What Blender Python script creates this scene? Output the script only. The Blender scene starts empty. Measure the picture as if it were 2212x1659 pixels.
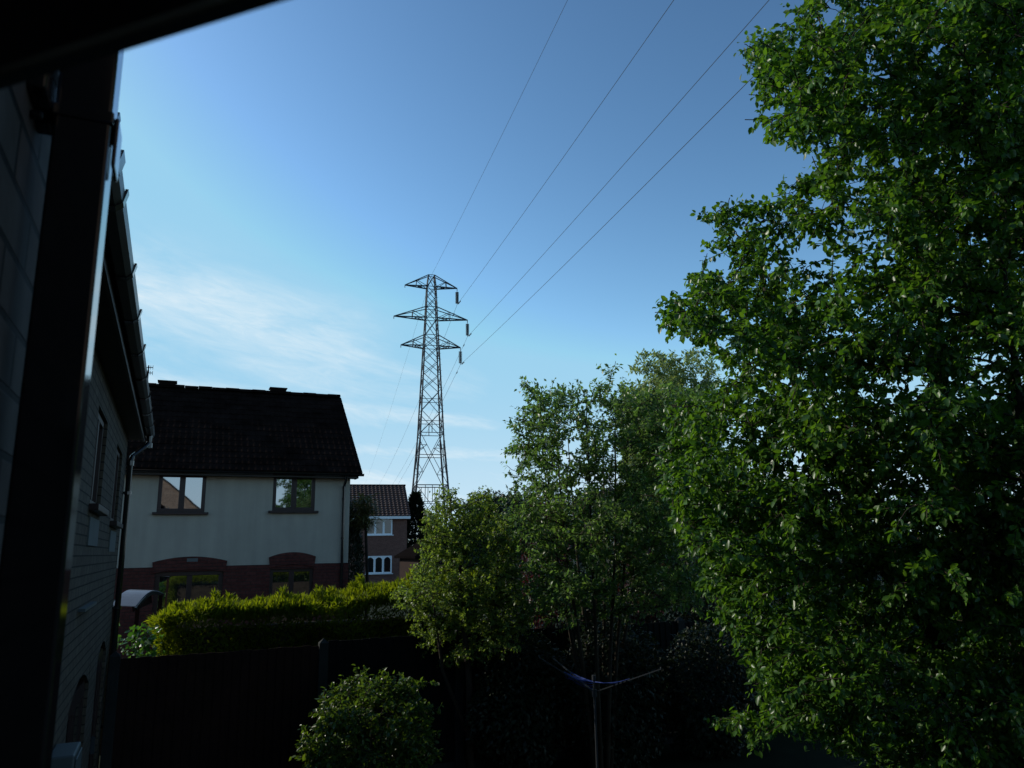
import bpy, math, random
import numpy as np
from mathutils import Vector, Matrix, noise as mnoise

# ------------------------------------------------------------------ camera, sky, sun
scn = bpy.context.scene
col = scn.collection
R_ = math.radians
W0, H0, FPX = 2212.0, 1659.0, 1640.0
PSI, PIT, ROL = R_(23.5), R_(12.2), R_(1.03)
F = np.array([math.sin(PSI)*math.cos(PIT), math.cos(PSI)*math.cos(PIT), math.sin(PIT)])
Rr = np.array([math.cos(PSI), -math.sin(PSI), 0.0])
Uu = np.cross(Rr, F)
RT = Rr*math.cos(ROL) - Uu*math.sin(ROL)
UP = Uu*math.cos(ROL) + Rr*math.sin(ROL)
CAM = np.array([0.0, 0.0, 3.0])

def ray(x, y):
    return F + RT*(x-W0/2)/FPX - UP*(y-H0/2)/FPX
def at(x, y, D):
    return CAM + ray(x, y)*D
def atY(x, y, Y):
    d = ray(x, y); return CAM + d*(Y/d[1])
def atZ(x, y, Z):
    d = ray(x, y); return CAM + d*((Z-CAM[2])/d[2])
def proj(P):
    d = np.atleast_2d(P) - CAM
    z = d@F; z = np.where(z < .05, .05, z)
    return W0/2 + FPX*(d@RT)/z, H0/2 - FPX*(d@UP)/z

cd = bpy.data.cameras.new('camera')
cam = bpy.data.objects.new('camera', cd); col.objects.link(cam)
cam.matrix_world = Matrix(((RT[0], UP[0], -F[0], CAM[0]), (RT[1], UP[1], -F[1], CAM[1]), (RT[2], UP[2], -F[2], CAM[2]), (0, 0, 0, 1)))
cd.sensor_width = 36; cd.lens = 36*FPX/W0; cd.clip_start = .02; cd.clip_end = 5000
cd.dof.use_dof = True; cd.dof.focus_distance = 22; cd.dof.aperture_fstop = 9.0
scn.camera = cam

SUN_AZ, SUN_EL = R_(-50), R_(29)          # azimuth from +Y towards +X
sdir = Vector((math.sin(SUN_AZ)*math.cos(SUN_EL), math.cos(SUN_AZ)*math.cos(SUN_EL), math.sin(SUN_EL)))
sl = bpy.data.lights.new('sun', 'SUN'); sl.energy = 5.0; sl.angle = R_(.5); sl.color = (1, .93, .80)
so = bpy.data.objects.new('sun', sl); col.objects.link(so)
so.rotation_euler = sdir.to_track_quat('Z', 'Y').to_euler()

scn.view_settings.view_transform = 'Standard'; scn.view_settings.look = 'None'
scn.view_settings.exposure = -0.33; scn.view_settings.gamma = 1

world = bpy.data.worlds.new('World'); scn.world = world; world.use_nodes = True
nt = world.node_tree; nt.nodes.clear()
def nd(t, tree=None, **kw):
    n = (tree or nt).nodes.new(t)
    for k, v in kw.items(): setattr(n, k, v)
    return n
def lk(a, b, tree=None): (tree or nt).links.new(a, b)
def mth(op, a, b=None, tree=None, clamp=False):
    n = nd('ShaderNodeMath', tree, operation=op); n.use_clamp = clamp
    for i, v in enumerate((a, b)):
        if v is None: continue
        if isinstance(v, (int, float)): n.inputs[i].default_value = v
        else: lk(v, n.inputs[i], tree)
    return n.outputs[0]
sky = nd('ShaderNodeTexSky', sky_type='NISHITA'); sky.sun_disc = False
sky.sun_elevation = SUN_EL; sky.sun_rotation = SUN_AZ
sky.altitude = 50; sky.air_density = 1.0; sky.dust_density = 0.6; sky.ozone_density = 1.6
tc = nd('ShaderNodeTexCoord')
sx = nd('ShaderNodeSeparateXYZ'); lk(tc.outputs['Generated'], sx.inputs[0])
azd = mth('MULTIPLY', mth('ARCTAN2', sx.outputs[0], sx.outputs[1]), 57.2958)
eld = mth('MULTIPLY', mth('ARCSINE', sx.outputs[2]), 57.2958)
# wispy cirrus: streaks, each a tilted band in azimuth/elevation broken up by stretched noise
def band(az0, el0, slope, width, a_lo, a_hi, amp):
    c = mth('ADD', mth('MULTIPLY', mth('SUBTRACT', azd, az0), slope), el0)
    d = mth('DIVIDE', mth('SUBTRACT', eld, c), width)
    g = mth('POWER', 2.71828, mth('MULTIPLY', mth('MULTIPLY', d, d), -1.0))
    lo = nd('ShaderNodeMapRange', interpolation_type='SMOOTHSTEP'); lk(azd, lo.inputs[0]); lo.inputs[1].default_value = a_lo-9; lo.inputs[2].default_value = a_lo
    hi = nd('ShaderNodeMapRange', interpolation_type='SMOOTHSTEP'); lk(azd, hi.inputs[0]); hi.inputs[1].default_value = a_hi+9; hi.inputs[2].default_value = a_hi
    return mth('MULTIPLY', mth('MULTIPLY', mth('MULTIPLY', g, lo.outputs[0]), hi.outputs[0]), amp)
bands = [band(-4, 18.0, -.22, 2.9, -40, 9, 1.0), band(2, 14.2, -.16, 2.4, -30, 16, .7), band(-2, 11.9, -.17, 1.0, -40, 10, .95),
         band(11.5, 10.2, -.10, .85, -40, 18, 1.0), band(12, 7.3, -.05, .7, -40, 40, .95), band(20, 4.4, 0, 2.0, -60, 60, 1.1), band(30, 8.2, .02, .8, 18, 70, .35)]
tot = bands[0]
for b in bands[1:]: tot = mth('MAXIMUM', tot, b)
cv = nd('ShaderNodeCombineXYZ')
lk(mth('MULTIPLY', azd, .10), cv.inputs[0]); lk(mth('MULTIPLY', mth('ADD', eld, mth('MULTIPLY', azd, .2)), .42), cv.inputs[1])
nz = nd('ShaderNodeTexNoise'); nz.inputs['Scale'].default_value = 1.0; nz.inputs['Detail'].default_value = 7; nz.inputs['Roughness'].default_value = .62; nz.inputs['Distortion'].default_value = .6
lk(cv.outputs[0], nz.inputs['Vector'])
nr = nd('ShaderNodeMapRange'); lk(nz.outputs[0], nr.inputs[0]); nr.inputs[1].default_value = .24; nr.inputs[2].default_value = .72
hz_ = mth('MULTIPLY', mth('POWER', 2.71828, mth('MULTIPLY', mth('POWER', mth('DIVIDE', mth('MAXIMUM', eld, 0.0), 8.5), 2.0), -1.0)), .62)
nz2 = nd('ShaderNodeTexNoise'); nz2.inputs['Scale'].default_value = 3.2; nz2.inputs['Detail'].default_value = 6; nz2.inputs['Roughness'].default_value = .7; nz2.inputs['Distortion'].default_value = 1.0
lk(cv.outputs[0], nz2.inputs['Vector'])
nr2 = nd('ShaderNodeMapRange'); lk(nz2.outputs[0], nr2.inputs[0]); nr2.inputs[1].default_value = .3; nr2.inputs[2].default_value = .7; nr2.inputs[3].default_value = .62; nr2.inputs[4].default_value = 1.15
cm = mth('MAXIMUM', mth('MULTIPLY', mth('MULTIPLY', mth('MULTIPLY', tot, nr.outputs[0]), nr2.outputs[0]), .98), hz_, clamp=True)
mx = nd('ShaderNodeMix', data_type='RGBA'); lk(cm, mx.inputs['Factor']); mx.inputs['B'].default_value = (6.4, 7.4, 8.0, 1)
gm = nd('ShaderNodeGamma'); gm.inputs[1].default_value = 1.7; lk(sky.outputs[0], gm.inputs[0])      # deep clear-sky contrast towards the zenith
tn = nd('ShaderNodeMix', data_type='RGBA', blend_type='MULTIPLY'); tn.inputs['Factor'].default_value = 1; lk(gm.outputs[0], tn.inputs['A']); tn.inputs['B'].default_value = (.77, .775, .60, 1)
dk = nd('ShaderNodeMix', data_type='RGBA', blend_type='DARKEN'); dk.inputs['Factor'].default_value = 1; lk(tn.outputs['Result'], dk.inputs['A']); dk.inputs['B'].default_value = (2.7, 5.3, 7.2, 1)
lk(dk.outputs['Result'], mx.inputs['A'])
bg = nd('ShaderNodeBackground'); bg.inputs['Strength'].default_value = .15; lk(mx.outputs['Result'], bg.inputs[0])
wo = nd('ShaderNodeOutputWorld'); lk(bg.outputs[0], wo.inputs[0])

# ------------------------------------------------------------------ helpers
rnd = random.Random(7)
ORG = {}
def tag(o, label=None, cat=None, group=None, kind=None):
    if label: o['label'] = label
    if cat: o['category'] = cat
    if group: o['group'] = group
    if kind: o['kind'] = kind
    return o
def thing(name, label, cat, loc=(0, 0, 0), group=None):
    o = bpy.data.objects.new(name, None); col.objects.link(o); o.location = loc
    o.empty_display_size = .2
    ORG[o.name] = np.array(loc, float)
    return tag(o, label, cat, group)
def link(name, me, parent, org, mat):
    o = bpy.data.objects.new(name, me); col.objects.link(o)
    if mat: me.materials.append(mat)
    if parent is not None:
        o.parent = parent; ORG[o.name] = org
    else:
        o.location = org; ORG[o.name] = org
    return o

class MB:
    """collects shapes in world coordinates, builds ONE mesh object"""
    def __init__(s, xf=None): s.v = []; s.f = []; s.xf = xf
    def add(s, vs, fs):
        k = len(s.v); s.v += [tuple(map(float, p)) for p in vs]; s.f += [tuple(i+k for i in f) for f in fs]; return s
    def box(s, x0, x1, y0, y1, z0, z1):
        if x0 > x1: x0, x1 = x1, x0
        if y0 > y1: y0, y1 = y1, y0
        if z0 > z1: z0, z1 = z1, z0
        return s.add([(x0,y0,z0),(x1,y0,z0),(x1,y1,z0),(x0,y1,z0),(x0,y0,z1),(x1,y0,z1),(x1,y1,z1),(x0,y1,z1)],
                     [(0,3,2,1),(4,5,6,7),(0,1,5,4),(1,2,6,5),(2,3,7,6),(3,0,4,7)])
    def bar(s, a, b, w, h=None, up=(0, 0, 1)):
        h = h or w; a = np.array(a, float); b = np.array(b, float); d = b-a; L = np.linalg.norm(d)
        if L < 1e-6: return s
        d /= L; u = np.array(up, float)
        if abs(d@u) > .98: u = np.array((1., 0, 0))
        x = np.cross(d, u); x /= np.linalg.norm(x); u = np.cross(x, d)
        P = []
        for q in (a, b):
            for i, j in ((-1,-1),(1,-1),(1,1),(-1,1)): P.append(q+x*i*w/2+u*j*h/2)
        return s.add(P, [(3,2,1,0),(4,5,6,7),(0,1,5,4),(1,2,6,5),(2,3,7,6),(3,0,4,7)])
    def tube(s, pts, rad, n=6, cap=True):
        pts = [np.array(p, float) for p in pts]; m = len(pts)
        if not hasattr(rad, '__len__'): rad = [rad]*m
        V = []; u = None
        for i, p in enumerate(pts):
            d = pts[min(i+1, m-1)]-pts[max(i-1, 0)]; d = d/(np.linalg.norm(d)+1e-9)
            if u is None:
                u = np.cross(d, (0, 0, 1.)) if abs(d[2]) < .95 else np.cross(d, (1., 0, 0))
            u = u-d*(u@d); u /= np.linalg.norm(u)+1e-9; w = np.cross(d, u)
            for k in range(n):
                a = 2*math.pi*k/n; V.append(p+(u*math.cos(a)+w*math.sin(a))*rad[i])
        fs = []
        for i in range(m-1):
            for k in range(n):
                fs.append((i*n+k, i*n+(k+1) % n, (i+1)*n+(k+1) % n, (i+1)*n+k))
        if cap: fs += [tuple(range(n-1, -1, -1)), tuple(range((m-1)*n, m*n))]
        return s.add(V, fs)
    def prism(s, prof, axis, a0, a1):
        """prof: list of 2D points; extruded along axis ('x','y','z') from a0 to a1"""
        n = len(prof)
        mk = {'x': lambda p, a: (a, p[0], p[1]), 'y': lambda p, a: (p[0], a, p[1]), 'z': lambda p, a: (p[0], p[1], a)}[axis]
        V = [mk(p, a0) for p in prof]+[mk(p, a1) for p in prof]
        return s.add(V, [tuple(range(n-1, -1, -1)), tuple(range(n, 2*n))]+[(i, (i+1) % n, n+(i+1) % n, n+i) for i in range(n)])
    def build(s, name, mat, parent=None, bevel=0, smooth=False, loc=None):
        if parent is not None: org = ORG[parent.name]
        else: org = np.array(loc if loc is not None else (0, 0, 0), float)
        V = [s.xf(p) for p in s.v] if s.xf else s.v
        me = bpy.data.meshes.new(name)
        me.from_pydata([tuple(np.array(p)-org) for p in V], [], s.f); me.update()
        if smooth:
            for p in me.polygons: p.use_smooth = True
        o = link(name, me, parent, org, mat)
        if bevel:
            m = o.modifiers.new('bevel', 'BEVEL'); m.width = bevel; m.segments = 2; m.limit_method = 'ANGLE'; m.angle_limit = R_(40)
        return o

# ------------------------------------------------------------------ materials
def newmat(name):
    m = bpy.data.materials.new(name); m.use_nodes = True
    t = m.node_tree; b = t.nodes['Principled BSDF']
    return m, t, b
def plain(name, c, rough=.6, var=.15, scale=6, spec=.4, bump=0, bscale=60, metal=0, c2=None):
    m, t, b = newmat(name)
    b.inputs['Roughness'].default_value = rough; b.inputs['Specular IOR Level'].default_value = spec; b.inputs['Metallic'].default_value = metal
    g = nd('ShaderNodeNewGeometry', t)
    n = nd('ShaderNodeTexNoise', t); n.inputs['Scale'].default_value = scale; n.inputs['Detail'].default_value = 6; n.inputs['Roughness'].default_value = .65
    lk(g.outputs['Position'], n.inputs['Vector'], t)
    r = nd('ShaderNodeMapRange', t); lk(n.outputs[0], r.inputs[0], t); r.inputs[1].default_value = .3; r.inputs[2].default_value = .7
    x = nd('ShaderNodeMix', t, data_type='RGBA'); lk(r.outputs[0], x.inputs['Factor'], t)
    c2 = c2 or tuple(v*(1+var) for v in c)
    x.inputs['A'].default_value = tuple(v*(1-var) for v in c)+(1,); x.inputs['B'].default_value = tuple(c2)+(1,)
    lk(x.outputs['Result'], b.inputs['Base Color'], t)
    if bump:
        n2 = nd('ShaderNodeTexNoise', t); n2.inputs['Scale'].default_value = bscale; n2.inputs['Detail'].default_value = 4
        lk(g.outputs['Position'], n2.inputs['Vector'], t)
        bp = nd('ShaderNodeBump', t); bp.inputs['Strength'].default_value = bump; bp.inputs['Distance'].default_value = .01
        lk(n2.outputs[0], bp.inputs['Height'], t); lk(bp.outputs[0], b.inputs['Normal'], t)
    return m
def brick(name, c1, c2, mortar, axis, rough=.85, off=(0, 0)):
    """axis 'x': wall runs along world x, 'y': along world y"""
    m, t, b = newmat(name); b.inputs['Roughness'].default_value = rough; b.inputs['Specular IOR Level'].default_value = .25
    g = nd('ShaderNodeNewGeometry', t); s = nd('ShaderNodeSeparateXYZ', t); lk(g.outputs['Position'], s.inputs[0], t)
    c = nd('ShaderNodeCombineXYZ', t)
    lk(mth('ADD', s.outputs[0 if axis == 'x' else 1], off[0], t), c.inputs[0], t); lk(mth('ADD', s.outputs[2], off[1], t), c.inputs[1], t)
    k = nd('ShaderNodeTexBrick', t); lk(c.outputs[0], k.inputs['Vector'], t)
    k.inputs['Scale'].default_value = 1; k.inputs['Brick Width'].default_value = .225; k.inputs['Row Height'].default_value = .075
    k.inputs['Mortar Size'].default_value = .0055; k.inputs['Mortar Smooth'].default_value = .25; k.inputs['Bias'].default_value = -.1
    k.inputs['Color1'].default_value = c1+(1,); k.inputs['Color2'].default_value = c2+(1,); k.inputs['Mortar'].default_value = mortar+(1,)
    n = nd('ShaderNodeTexNoise', t); n.inputs['Scale'].default_value = 14; n.inputs['Detail'].default_value = 8; lk(g.outputs['Position'], n.inputs['Vector'], t)
    x = nd('ShaderNodeMix', t, data_type='RGBA', blend_type='MULTIPLY'); x.inputs['Factor'].default_value = .55
    lk(k.outputs['Color'], x.inputs['A'], t)
    r = nd('ShaderNodeMapRange', t); lk(n.outputs[0], r.inputs[0], t); r.inputs[1].default_value = .3; r.inputs[2].default_value = .7; r.inputs[3].default_value = .45; r.inputs[4].default_value = 1.25
    lk(r.outputs[0], x.inputs['B'], t); lk(x.outputs['Result'], b.inputs['Base Color'], t)
    bp = nd('ShaderNodeBump', t); bp.inputs['Strength'].default_value = .9; bp.inputs['Distance'].default_value = .012
    hh = mth('ADD', mth('MULTIPLY', k.outputs['Fac'], -1.0, t), mth('MULTIPLY', n.outputs[0], .25, t), t)
    lk(hh, bp.inputs['Height'], t); lk(bp.outputs[0], b.inputs['Normal'], t)
    return m
def leafmat(name, c, c2, trans=.35, rough=.42, tcol=None, spec=.34):
    m, t, b = newmat(name)
    g = nd('ShaderNodeNewGeometry', t)
    x = nd('ShaderNodeMix', t, data_type='RGBA'); lk(g.outputs['Random Per Island'], x.inputs['Factor'], t)
    x.inputs['A'].default_value = c+(1,); x.inputs['B'].default_value = c2+(1,)
    lk(x.outputs['Result'], b.inputs['Base Color'], t)
    b.inputs['Roughness'].default_value = rough; b.inputs['Specular IOR Level'].default_value = spec
    tr = nd('ShaderNodeBsdfTranslucent', t)
    tm = nd('ShaderNodeMix', t, data_type='RGBA', blend_type='MULTIPLY'); tm.inputs['Factor'].default_value = 1
    lk(x.outputs['Result'], tm.inputs['A'], t); tm.inputs['B'].default_value = (tcol or (2.6, 2.4, .9))+(1,)
    lk(tm.outputs['Result'], tr.inputs['Color'], t)
    ms = nd('ShaderNodeMixShader', t); ms.inputs[0].default_value = trans
    lk(b.outputs[0], ms.inputs[1], t); lk(tr.outputs[0], ms.inputs[2], t)
    lk(ms.outputs[0], t.nodes['Material Output'].inputs['Surface'], t)
    return m
def glassmat(name, c, spec=.9, rough=.02, mirror=.38):
    m, t, b = newmat(name); b.inputs['Base Color'].default_value = c+(1,)
    b.inputs['Roughness'].default_value = rough; b.inputs['Specular IOR Level'].default_value = spec
    gl = nd('ShaderNodeBsdfGlossy', t); gl.inputs['Roughness'].default_value = rough; gl.inputs['Color'].default_value = (.9, .95, 1, 1)
    n = nd('ShaderNodeTexNoise', t); n.inputs['Scale'].default_value = 1.6
    g = nd('ShaderNodeNewGeometry', t); lk(g.outputs['Position'], n.inputs['Vector'], t)
    bp = nd('ShaderNodeBump', t); bp.inputs['Strength'].default_value = .03; bp.inputs['Distance'].default_value = .02; lk(n.outputs[0], bp.inputs['Height'], t)
    lk(bp.outputs[0], gl.inputs['Normal'], t)
    ms = nd('ShaderNodeMixShader', t); ms.inputs[0].default_value = mirror
    lk(b.outputs[0], ms.inputs[1], t); lk(gl.outputs[0], ms.inputs[2], t)
    lk(ms.outputs[0], t.nodes['Material Output'].inputs['Surface'], t)
    return m

M = {}
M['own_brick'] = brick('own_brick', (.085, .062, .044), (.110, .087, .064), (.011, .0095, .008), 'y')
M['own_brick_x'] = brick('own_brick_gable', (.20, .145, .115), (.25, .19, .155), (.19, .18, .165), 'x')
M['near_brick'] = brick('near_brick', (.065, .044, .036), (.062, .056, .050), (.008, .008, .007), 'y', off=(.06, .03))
M['red_brick'] = brick('red_brick', (.085, .022, .017), (.11, .032, .025), (.04, .03, .025), 'x')
M['far_brick'] = brick('far_brick', (.16, .075, .06), (.20, .10, .075), (.13, .10, .09), 'x')
M['plastic'] = plain('black_plastic', (.012, .012, .013), .09, .1, 20, .6)
M['gutter'] = plain('gutter_plastic', (.035, .037, .042), .38, .1, 20, .5)
M['soffit'] = plain('soffit_board', (.035, .032, .03), .6, .2, 4)
M['fascia'] = plain('brown_fascia', (.02, .014, .011), .45, .2, 5)
M['brown_frame'] = plain('brown_frame', (.03, .013, .011), .4, .2, 9)
M['white_frame'] = plain('white_frame', (.75, .77, .8), .35, .04, 9)
M['glass'] = glassmat('window_glass', (.01, .014, .016))
M['glass_far'] = glassmat('dark_window_glass', (.008, .011, .013), .5, .05, .05)
M['render'] = plain('cream_render', (.385, .345, .285), .9, .07, 1.2, .2, .5, 120)
m_ = M['render']; t_ = m_.node_tree; b_ = t_.nodes['Principled BSDF']; src = b_.inputs['Base Color'].links[0].from_socket
g_ = nd('ShaderNodeNewGeometry', t_); mp = nd('ShaderNodeMapping', t_); mp.inputs['Scale'].default_value = (5, 5, .45); lk(g_.outputs['Position'], mp.inputs[0], t_)
n_ = nd('ShaderNodeTexNoise', t_); n_.inputs['Scale'].default_value = 1; n_.inputs['Detail'].default_value = 5; lk(mp.outputs[0], n_.inputs['Vector'], t_)
r_ = nd('ShaderNodeMapRange', t_); lk(n_.outputs[0], r_.inputs[0], t_); r_.inputs[1].default_value = .35; r_.inputs[2].default_value = .7; r_.inputs[3].default_value = .92; r_.inputs[4].default_value = 1.05
x_ = nd('ShaderNodeMix', t_, data_type='RGBA', blend_type='MULTIPLY'); x_.inputs['Factor'].default_value = 1; lk(src, x_.inputs['A'], t_); lk(r_.outputs[0], x_.inputs['B'], t_); lk(x_.outputs['Result'], b_.inputs['Base Color'], t_)
M['roof_dark'] = plain('dark_roof_tile', (.011, .0075, .0066), 1.0, .5, 2.2, 0.0, .4, 90)
M['roof_black'] = plain('black_roof_tile', (.006, .005, .005), 1.0, .2, 3, 0.0)
M['roof_brown'] = plain('brown_roof_tile', (.055, .030, .024), .5, .3, 3, .4, .4, 90)
M['steel'] = plain('galvanised_steel', (.028, .032, .042), .6, .2, .8, .3)
M['cable'] = plain('cable_metal', (.05, .055, .06), .5, .1, 1)
M['insulator'] = plain('insulator_glass', (.16, .19, .22), .25, .1, 8, .6)
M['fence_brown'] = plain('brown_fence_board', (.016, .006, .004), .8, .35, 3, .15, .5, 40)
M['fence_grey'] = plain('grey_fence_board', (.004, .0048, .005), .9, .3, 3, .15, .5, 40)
M['concrete'] = plain('concrete', (.020, .022, .021), .9, .2, 5, .2, .5, 60)
M['bark'] = plain('bark', (.03, .023, .017), .9, .35, 9, .2, .8, 40)
M['bark_pale'] = plain('pale_bark', (.045, .036, .026), .85, .3, 9, .2, .6, 40)
M['alu'] = plain('dull_aluminium', (.035, .040, .046), .5, .1, 10, .3, metal=.2)
M['blue_line'] = plain('blue_line', (.0015, .030, .21), .6, .1, 10)
M['lawn'] = plain('lawn', (.009, .015, .006), .95, .4, 2.5, .1, .8, 90)
M['field'] = M['lawn']
M['poly'] = plain('grey_canopy_sheet', (.15, .17, .20), .3, .1, 5, .5)
M['meter'] = plain('grey_white_plastic', (.07, .085, .088), .5, .05, 5)
M['apron'] = plain('smooth_panel', (.12, .125, .12), .8, .06, 3)
M['leaf_big'] = leafmat('big_tree_leaf', (.026, .074, .012), (.066, .138, .022), .34, .36, (3.2, 3.0, .9))
M['leaf_shrub'] = leafmat('shrub_leaf', (.032, .068, .015), (.070, .115, .019), .40, .34)
M['leaf_open'] = leafmat('open_tree_leaf', (.060, .108, .038), (.115, .168, .060), .46, .36, (1.9, 2.2, .9))
M['leaf_pale'] = leafmat('pale_bush_leaf', (.082, .136, .030), (.140, .200, .050), .46, .42, (2.2, 2.1, .8))
M['leaf_back'] = leafmat('background_leaf', (.105, .155, .066), (.185, .235, .110), .48, .45, (2.0, 2.0, 1.0))
M['leaf_hedge'] = leafmat('hedge_leaf', (.052, .078, .009), (.108, .132, .013), .46, .6, (3.2, 3.0, .6), .1)
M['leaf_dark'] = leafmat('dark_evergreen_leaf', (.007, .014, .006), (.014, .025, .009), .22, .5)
M['leaf_red'] = leafmat('purple_leaf', (.026, .008, .009), (.042, .011, .012), .30, .45, (2.8, 1.4, 1.2))
M['leaf_ivy'] = leafmat('ivy_leaf', (.025, .08, .015), (.05, .12, .025), .38, .3)
M['leaf_cord'] = leafmat('strap_leaf', (.05, .06, .02), (.13, .12, .05), .3, .45)

# ------------------------------------------------------------------ ground
def ground():
    b = MB()
    xs = [-3000, -400, -60, -20, -8, 0, 4, 8, 14, 24, 60, 400, 3000]; ys = [-3000, -300, -40, -8, 0, 4, 8, 12, 16, 24, 44, 90, 400, 3000]
    V = []; n = len(xs)
    for y in ys:
        for x in xs: V.append((x, y, .0))
    b.add(V, [(j*n+i, j*n+i+1, (j+1)*n+i+1, (j+1)*n+i) for j in range(len(ys)-1) for i in range(n-1)])
    return tag(b.build('ground', M['lawn']), kind='structure')
ground()
def patio():
    b = MB(); b.box(-6, 1.2, -.4, 9.6, -.05, .03)
    return tag(b.build('path', M['concrete']), kind='structure')
patio()

# ------------------------------------------------------------------ windows
def window_x(parent, x0, x1, z0, z1, y, lights, frame, glass, fw=.06, name='window', sill=True, out=-1, mull=None, xf=None, arched=False):
    """window in a wall facing -y: frame mesh 'window' part, children: pane per light, sill"""
    f = MB(xf); yo, yi = y-.035, y+.05
    f.box(x0, x1, yo, yi, z1-fw, z1); f.box(x0, x1, yo, yi, z0, z0+fw)
    f.box(x0, x0+fw, yo, yi, z0+fw, z1-fw); f.box(x1-fw, x1, yo, yi, z0+fw, z1-fw)
    w = (x1-x0-2*fw); ml = mull or fw*1.5; lw = (w-ml*(lights-1))/lights; spans = []
    for i in range(lights):
        a = x0+fw+i*(lw+ml); spans.append((a, a+lw))
        if i: f.box(a-ml, a, yo, yi, z0+fw, z1-fw)
    if arched:
        for a, c in spans:                      # curved heads of the casements
            n = 6; k = .16
            for q in range(n):
                t0, t1 = q/n, (q+1)/n
                h = lambda t: k*(abs(2*t-1)**2.2)*1.0+.004
                f.add([(a+lw*t0, yo+.004, z1-fw), (a+lw*t1, yo+.004, z1-fw), (a+lw*t1, yo+.004, z1-fw-h(t1)), (a+lw*t0, yo+.004, z1-fw-h(t0)),
                       (a+lw*t0, yi-.004, z1-fw), (a+lw*t1, yi-.004, z1-fw), (a+lw*t1, yi-.004, z1-fw-h(t1)), (a+lw*t0, yi-.004, z1-fw-h(t0))],
                      [(0,1,2,3),(7,6,5,4),(3,2,6,7)])
    o = f.build(name, frame, parent, bevel=.006)
    sash = 0.035
    for a, c in spans:
        p = MB(xf); p.box(a+.001, c-.001, y+.004, y+.02, z0+fw+.001, z1-fw-.001); p.build('pane', glass, o)
    if sill:
        s = MB(xf); s.box(x0-.09, x1+.09, y-.14, y+.02, z0-.06, z0-.002); s.build('sill', frame, o, bevel=.006)
    return o

# ------------------------------------------------------------------ tiled roof surface (real rolls and course steps)
def tiled(mb, x0, x1, y0, z0, y1, z1, pitch=.15, courses=13, amp=.022, step=.02, sub=6, th=.05):
    nx = max(2, int(round((x1-x0)/pitch))*sub); xs = [x0+(x1-x0)*i/nx for i in range(nx+1)]
    L = math.hypot(y1-y0, z1-z0); dy, dz = (y1-y0)/L, (z1-z0)/L; ny_, nz_ = -dz, dy
    if nz_ < 0: ny_, nz_ = -ny_, -nz_
    V = []; rows = []
    jr = random.Random(3)
    for c in range(courses):
        tj = jr.uniform(-.003, .003)
        for e, lift in ((0, step+tj), (1, 0)):
            s = L*(c+e)/courses
            row = []
            for i, x in enumerate(xs):
                ph = (i % sub)/sub
                roll = amp*max(0., math.sin(math.pi*min(1, ph/.62)))**.8 if ph < .62 else 0
                h = lift+roll
                row.append((x, y0+dy*s+ny_*h, z0+dz*s+nz_*h))
            rows.append(row)
    n = nx+1; under = [(x, y0-ny_*th, z0-nz_*th) for x in xs]
    V = [p for r in rows for p in r]; fs = []
    for j in range(len(rows)-1):
        for i in range(nx): fs.append((j*n+i, j*n+i+1, (j+1)*n+i+1, (j+1)*n+i))
    k = len(V); V += under
    for i in range(nx): fs.append((k+i, k+i+1, i+1, i))
    a = len(V); V += [(x0, y1-ny_*th, z1-nz_*th), (x1, y1-ny_*th, z1-nz_*th)]
    fs.append((k, a, a+1, k+nx))
    fs.append(tuple([k]+[j*n for j in range(len(rows))]+[a])); fs.append(tuple([a+1]+[j*n+nx for j in range(len(rows)-1, -1, -1)]+[k+nx]))
    mb.add(V, fs)

# ------------------------------------------------------------------ own house (left foreground)
skew = lambda p: (p[0]-.008*p[1], p[1], p[2])
own = thing('brick_house', 'pale brick house wall running away along the left edge, its eaves and black pipes overhead', 'house', (-4, 4, 0))
WX, WE = -.60, 10.95
S_ = 1.0
# wing wall with window / door openings: built from blocks round the openings (y0,y1,z0,z1)
ops = [(6.8, 7.75, 3.40, 4.18), (9.15, 10.15, 3.36, 4.18), (6.75, 8.35, .05, 2.02), (9.2, 10.4, .05, 2.08)]
def wing_wall():
    b = MB(skew); t0, t1 = WX-.28, WX
    ys = sorted({1.3, WE, *[o[0] for o in ops], *[o[1] for o in ops]}); zs = sorted({0, 4.6, *[o[2] for o in ops], *[o[3] for o in ops]})
    for i in range(len(ys)-1):
        # merge in z
        z = 0; run = None
        for j in range(len(zs)-1):
            ym, zm = (ys[i]+ys[i+1])/2, (zs[j]+zs[j+1])/2
            hole = any(o[0] < ym < o[1] and o[2] < zm < o[3] for o in ops)
            if not hole and run is None: run = zs[j]
            if hole and run is not None: b.box(t0, t1, ys[i], ys[i+1], run, zs[j]); run = None
        if run is not None: b.box(t0, t1, ys[i], ys[i+1], run, zs[-1])
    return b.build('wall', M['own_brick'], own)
wing_wall()
for (y0, y1, zb) in ((6.75, 8.35, 2.02), (9.2, 10.4, 2.08)):      # segmental brick arches over the ground floor openings
    b = MB(skew); n = 10
    for i in range(n):
        a, c = i/n, (i+1)/n; z = lambda t: zb-.16*(2*t-1)**2*1.0
        b.prism([(y0+(y1-y0)*a, z(a)), (y0+(y1-y0)*c, z(c)), (y0+(y1-y0)*c, zb+.003), (y0+(y1-y0)*a, zb+.003)], 'x', WX-.2, WX-.003)
    b.build('arch', M['own_brick'], own)
b = MB(skew); b.box(WX-6.9, WX-.30, WE-.25, WE, 0, 4.6); b.box(WX-6.9, WX-6.6, -8, WE-.26, 0, 4.6); b.build('rear_wall', M['own_brick_x'], own)
b = MB(); b.box(-.52, -.20, .25, 1.32, 0, 4.45); b.build('bay_wall', M['near_brick'], own)
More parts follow.
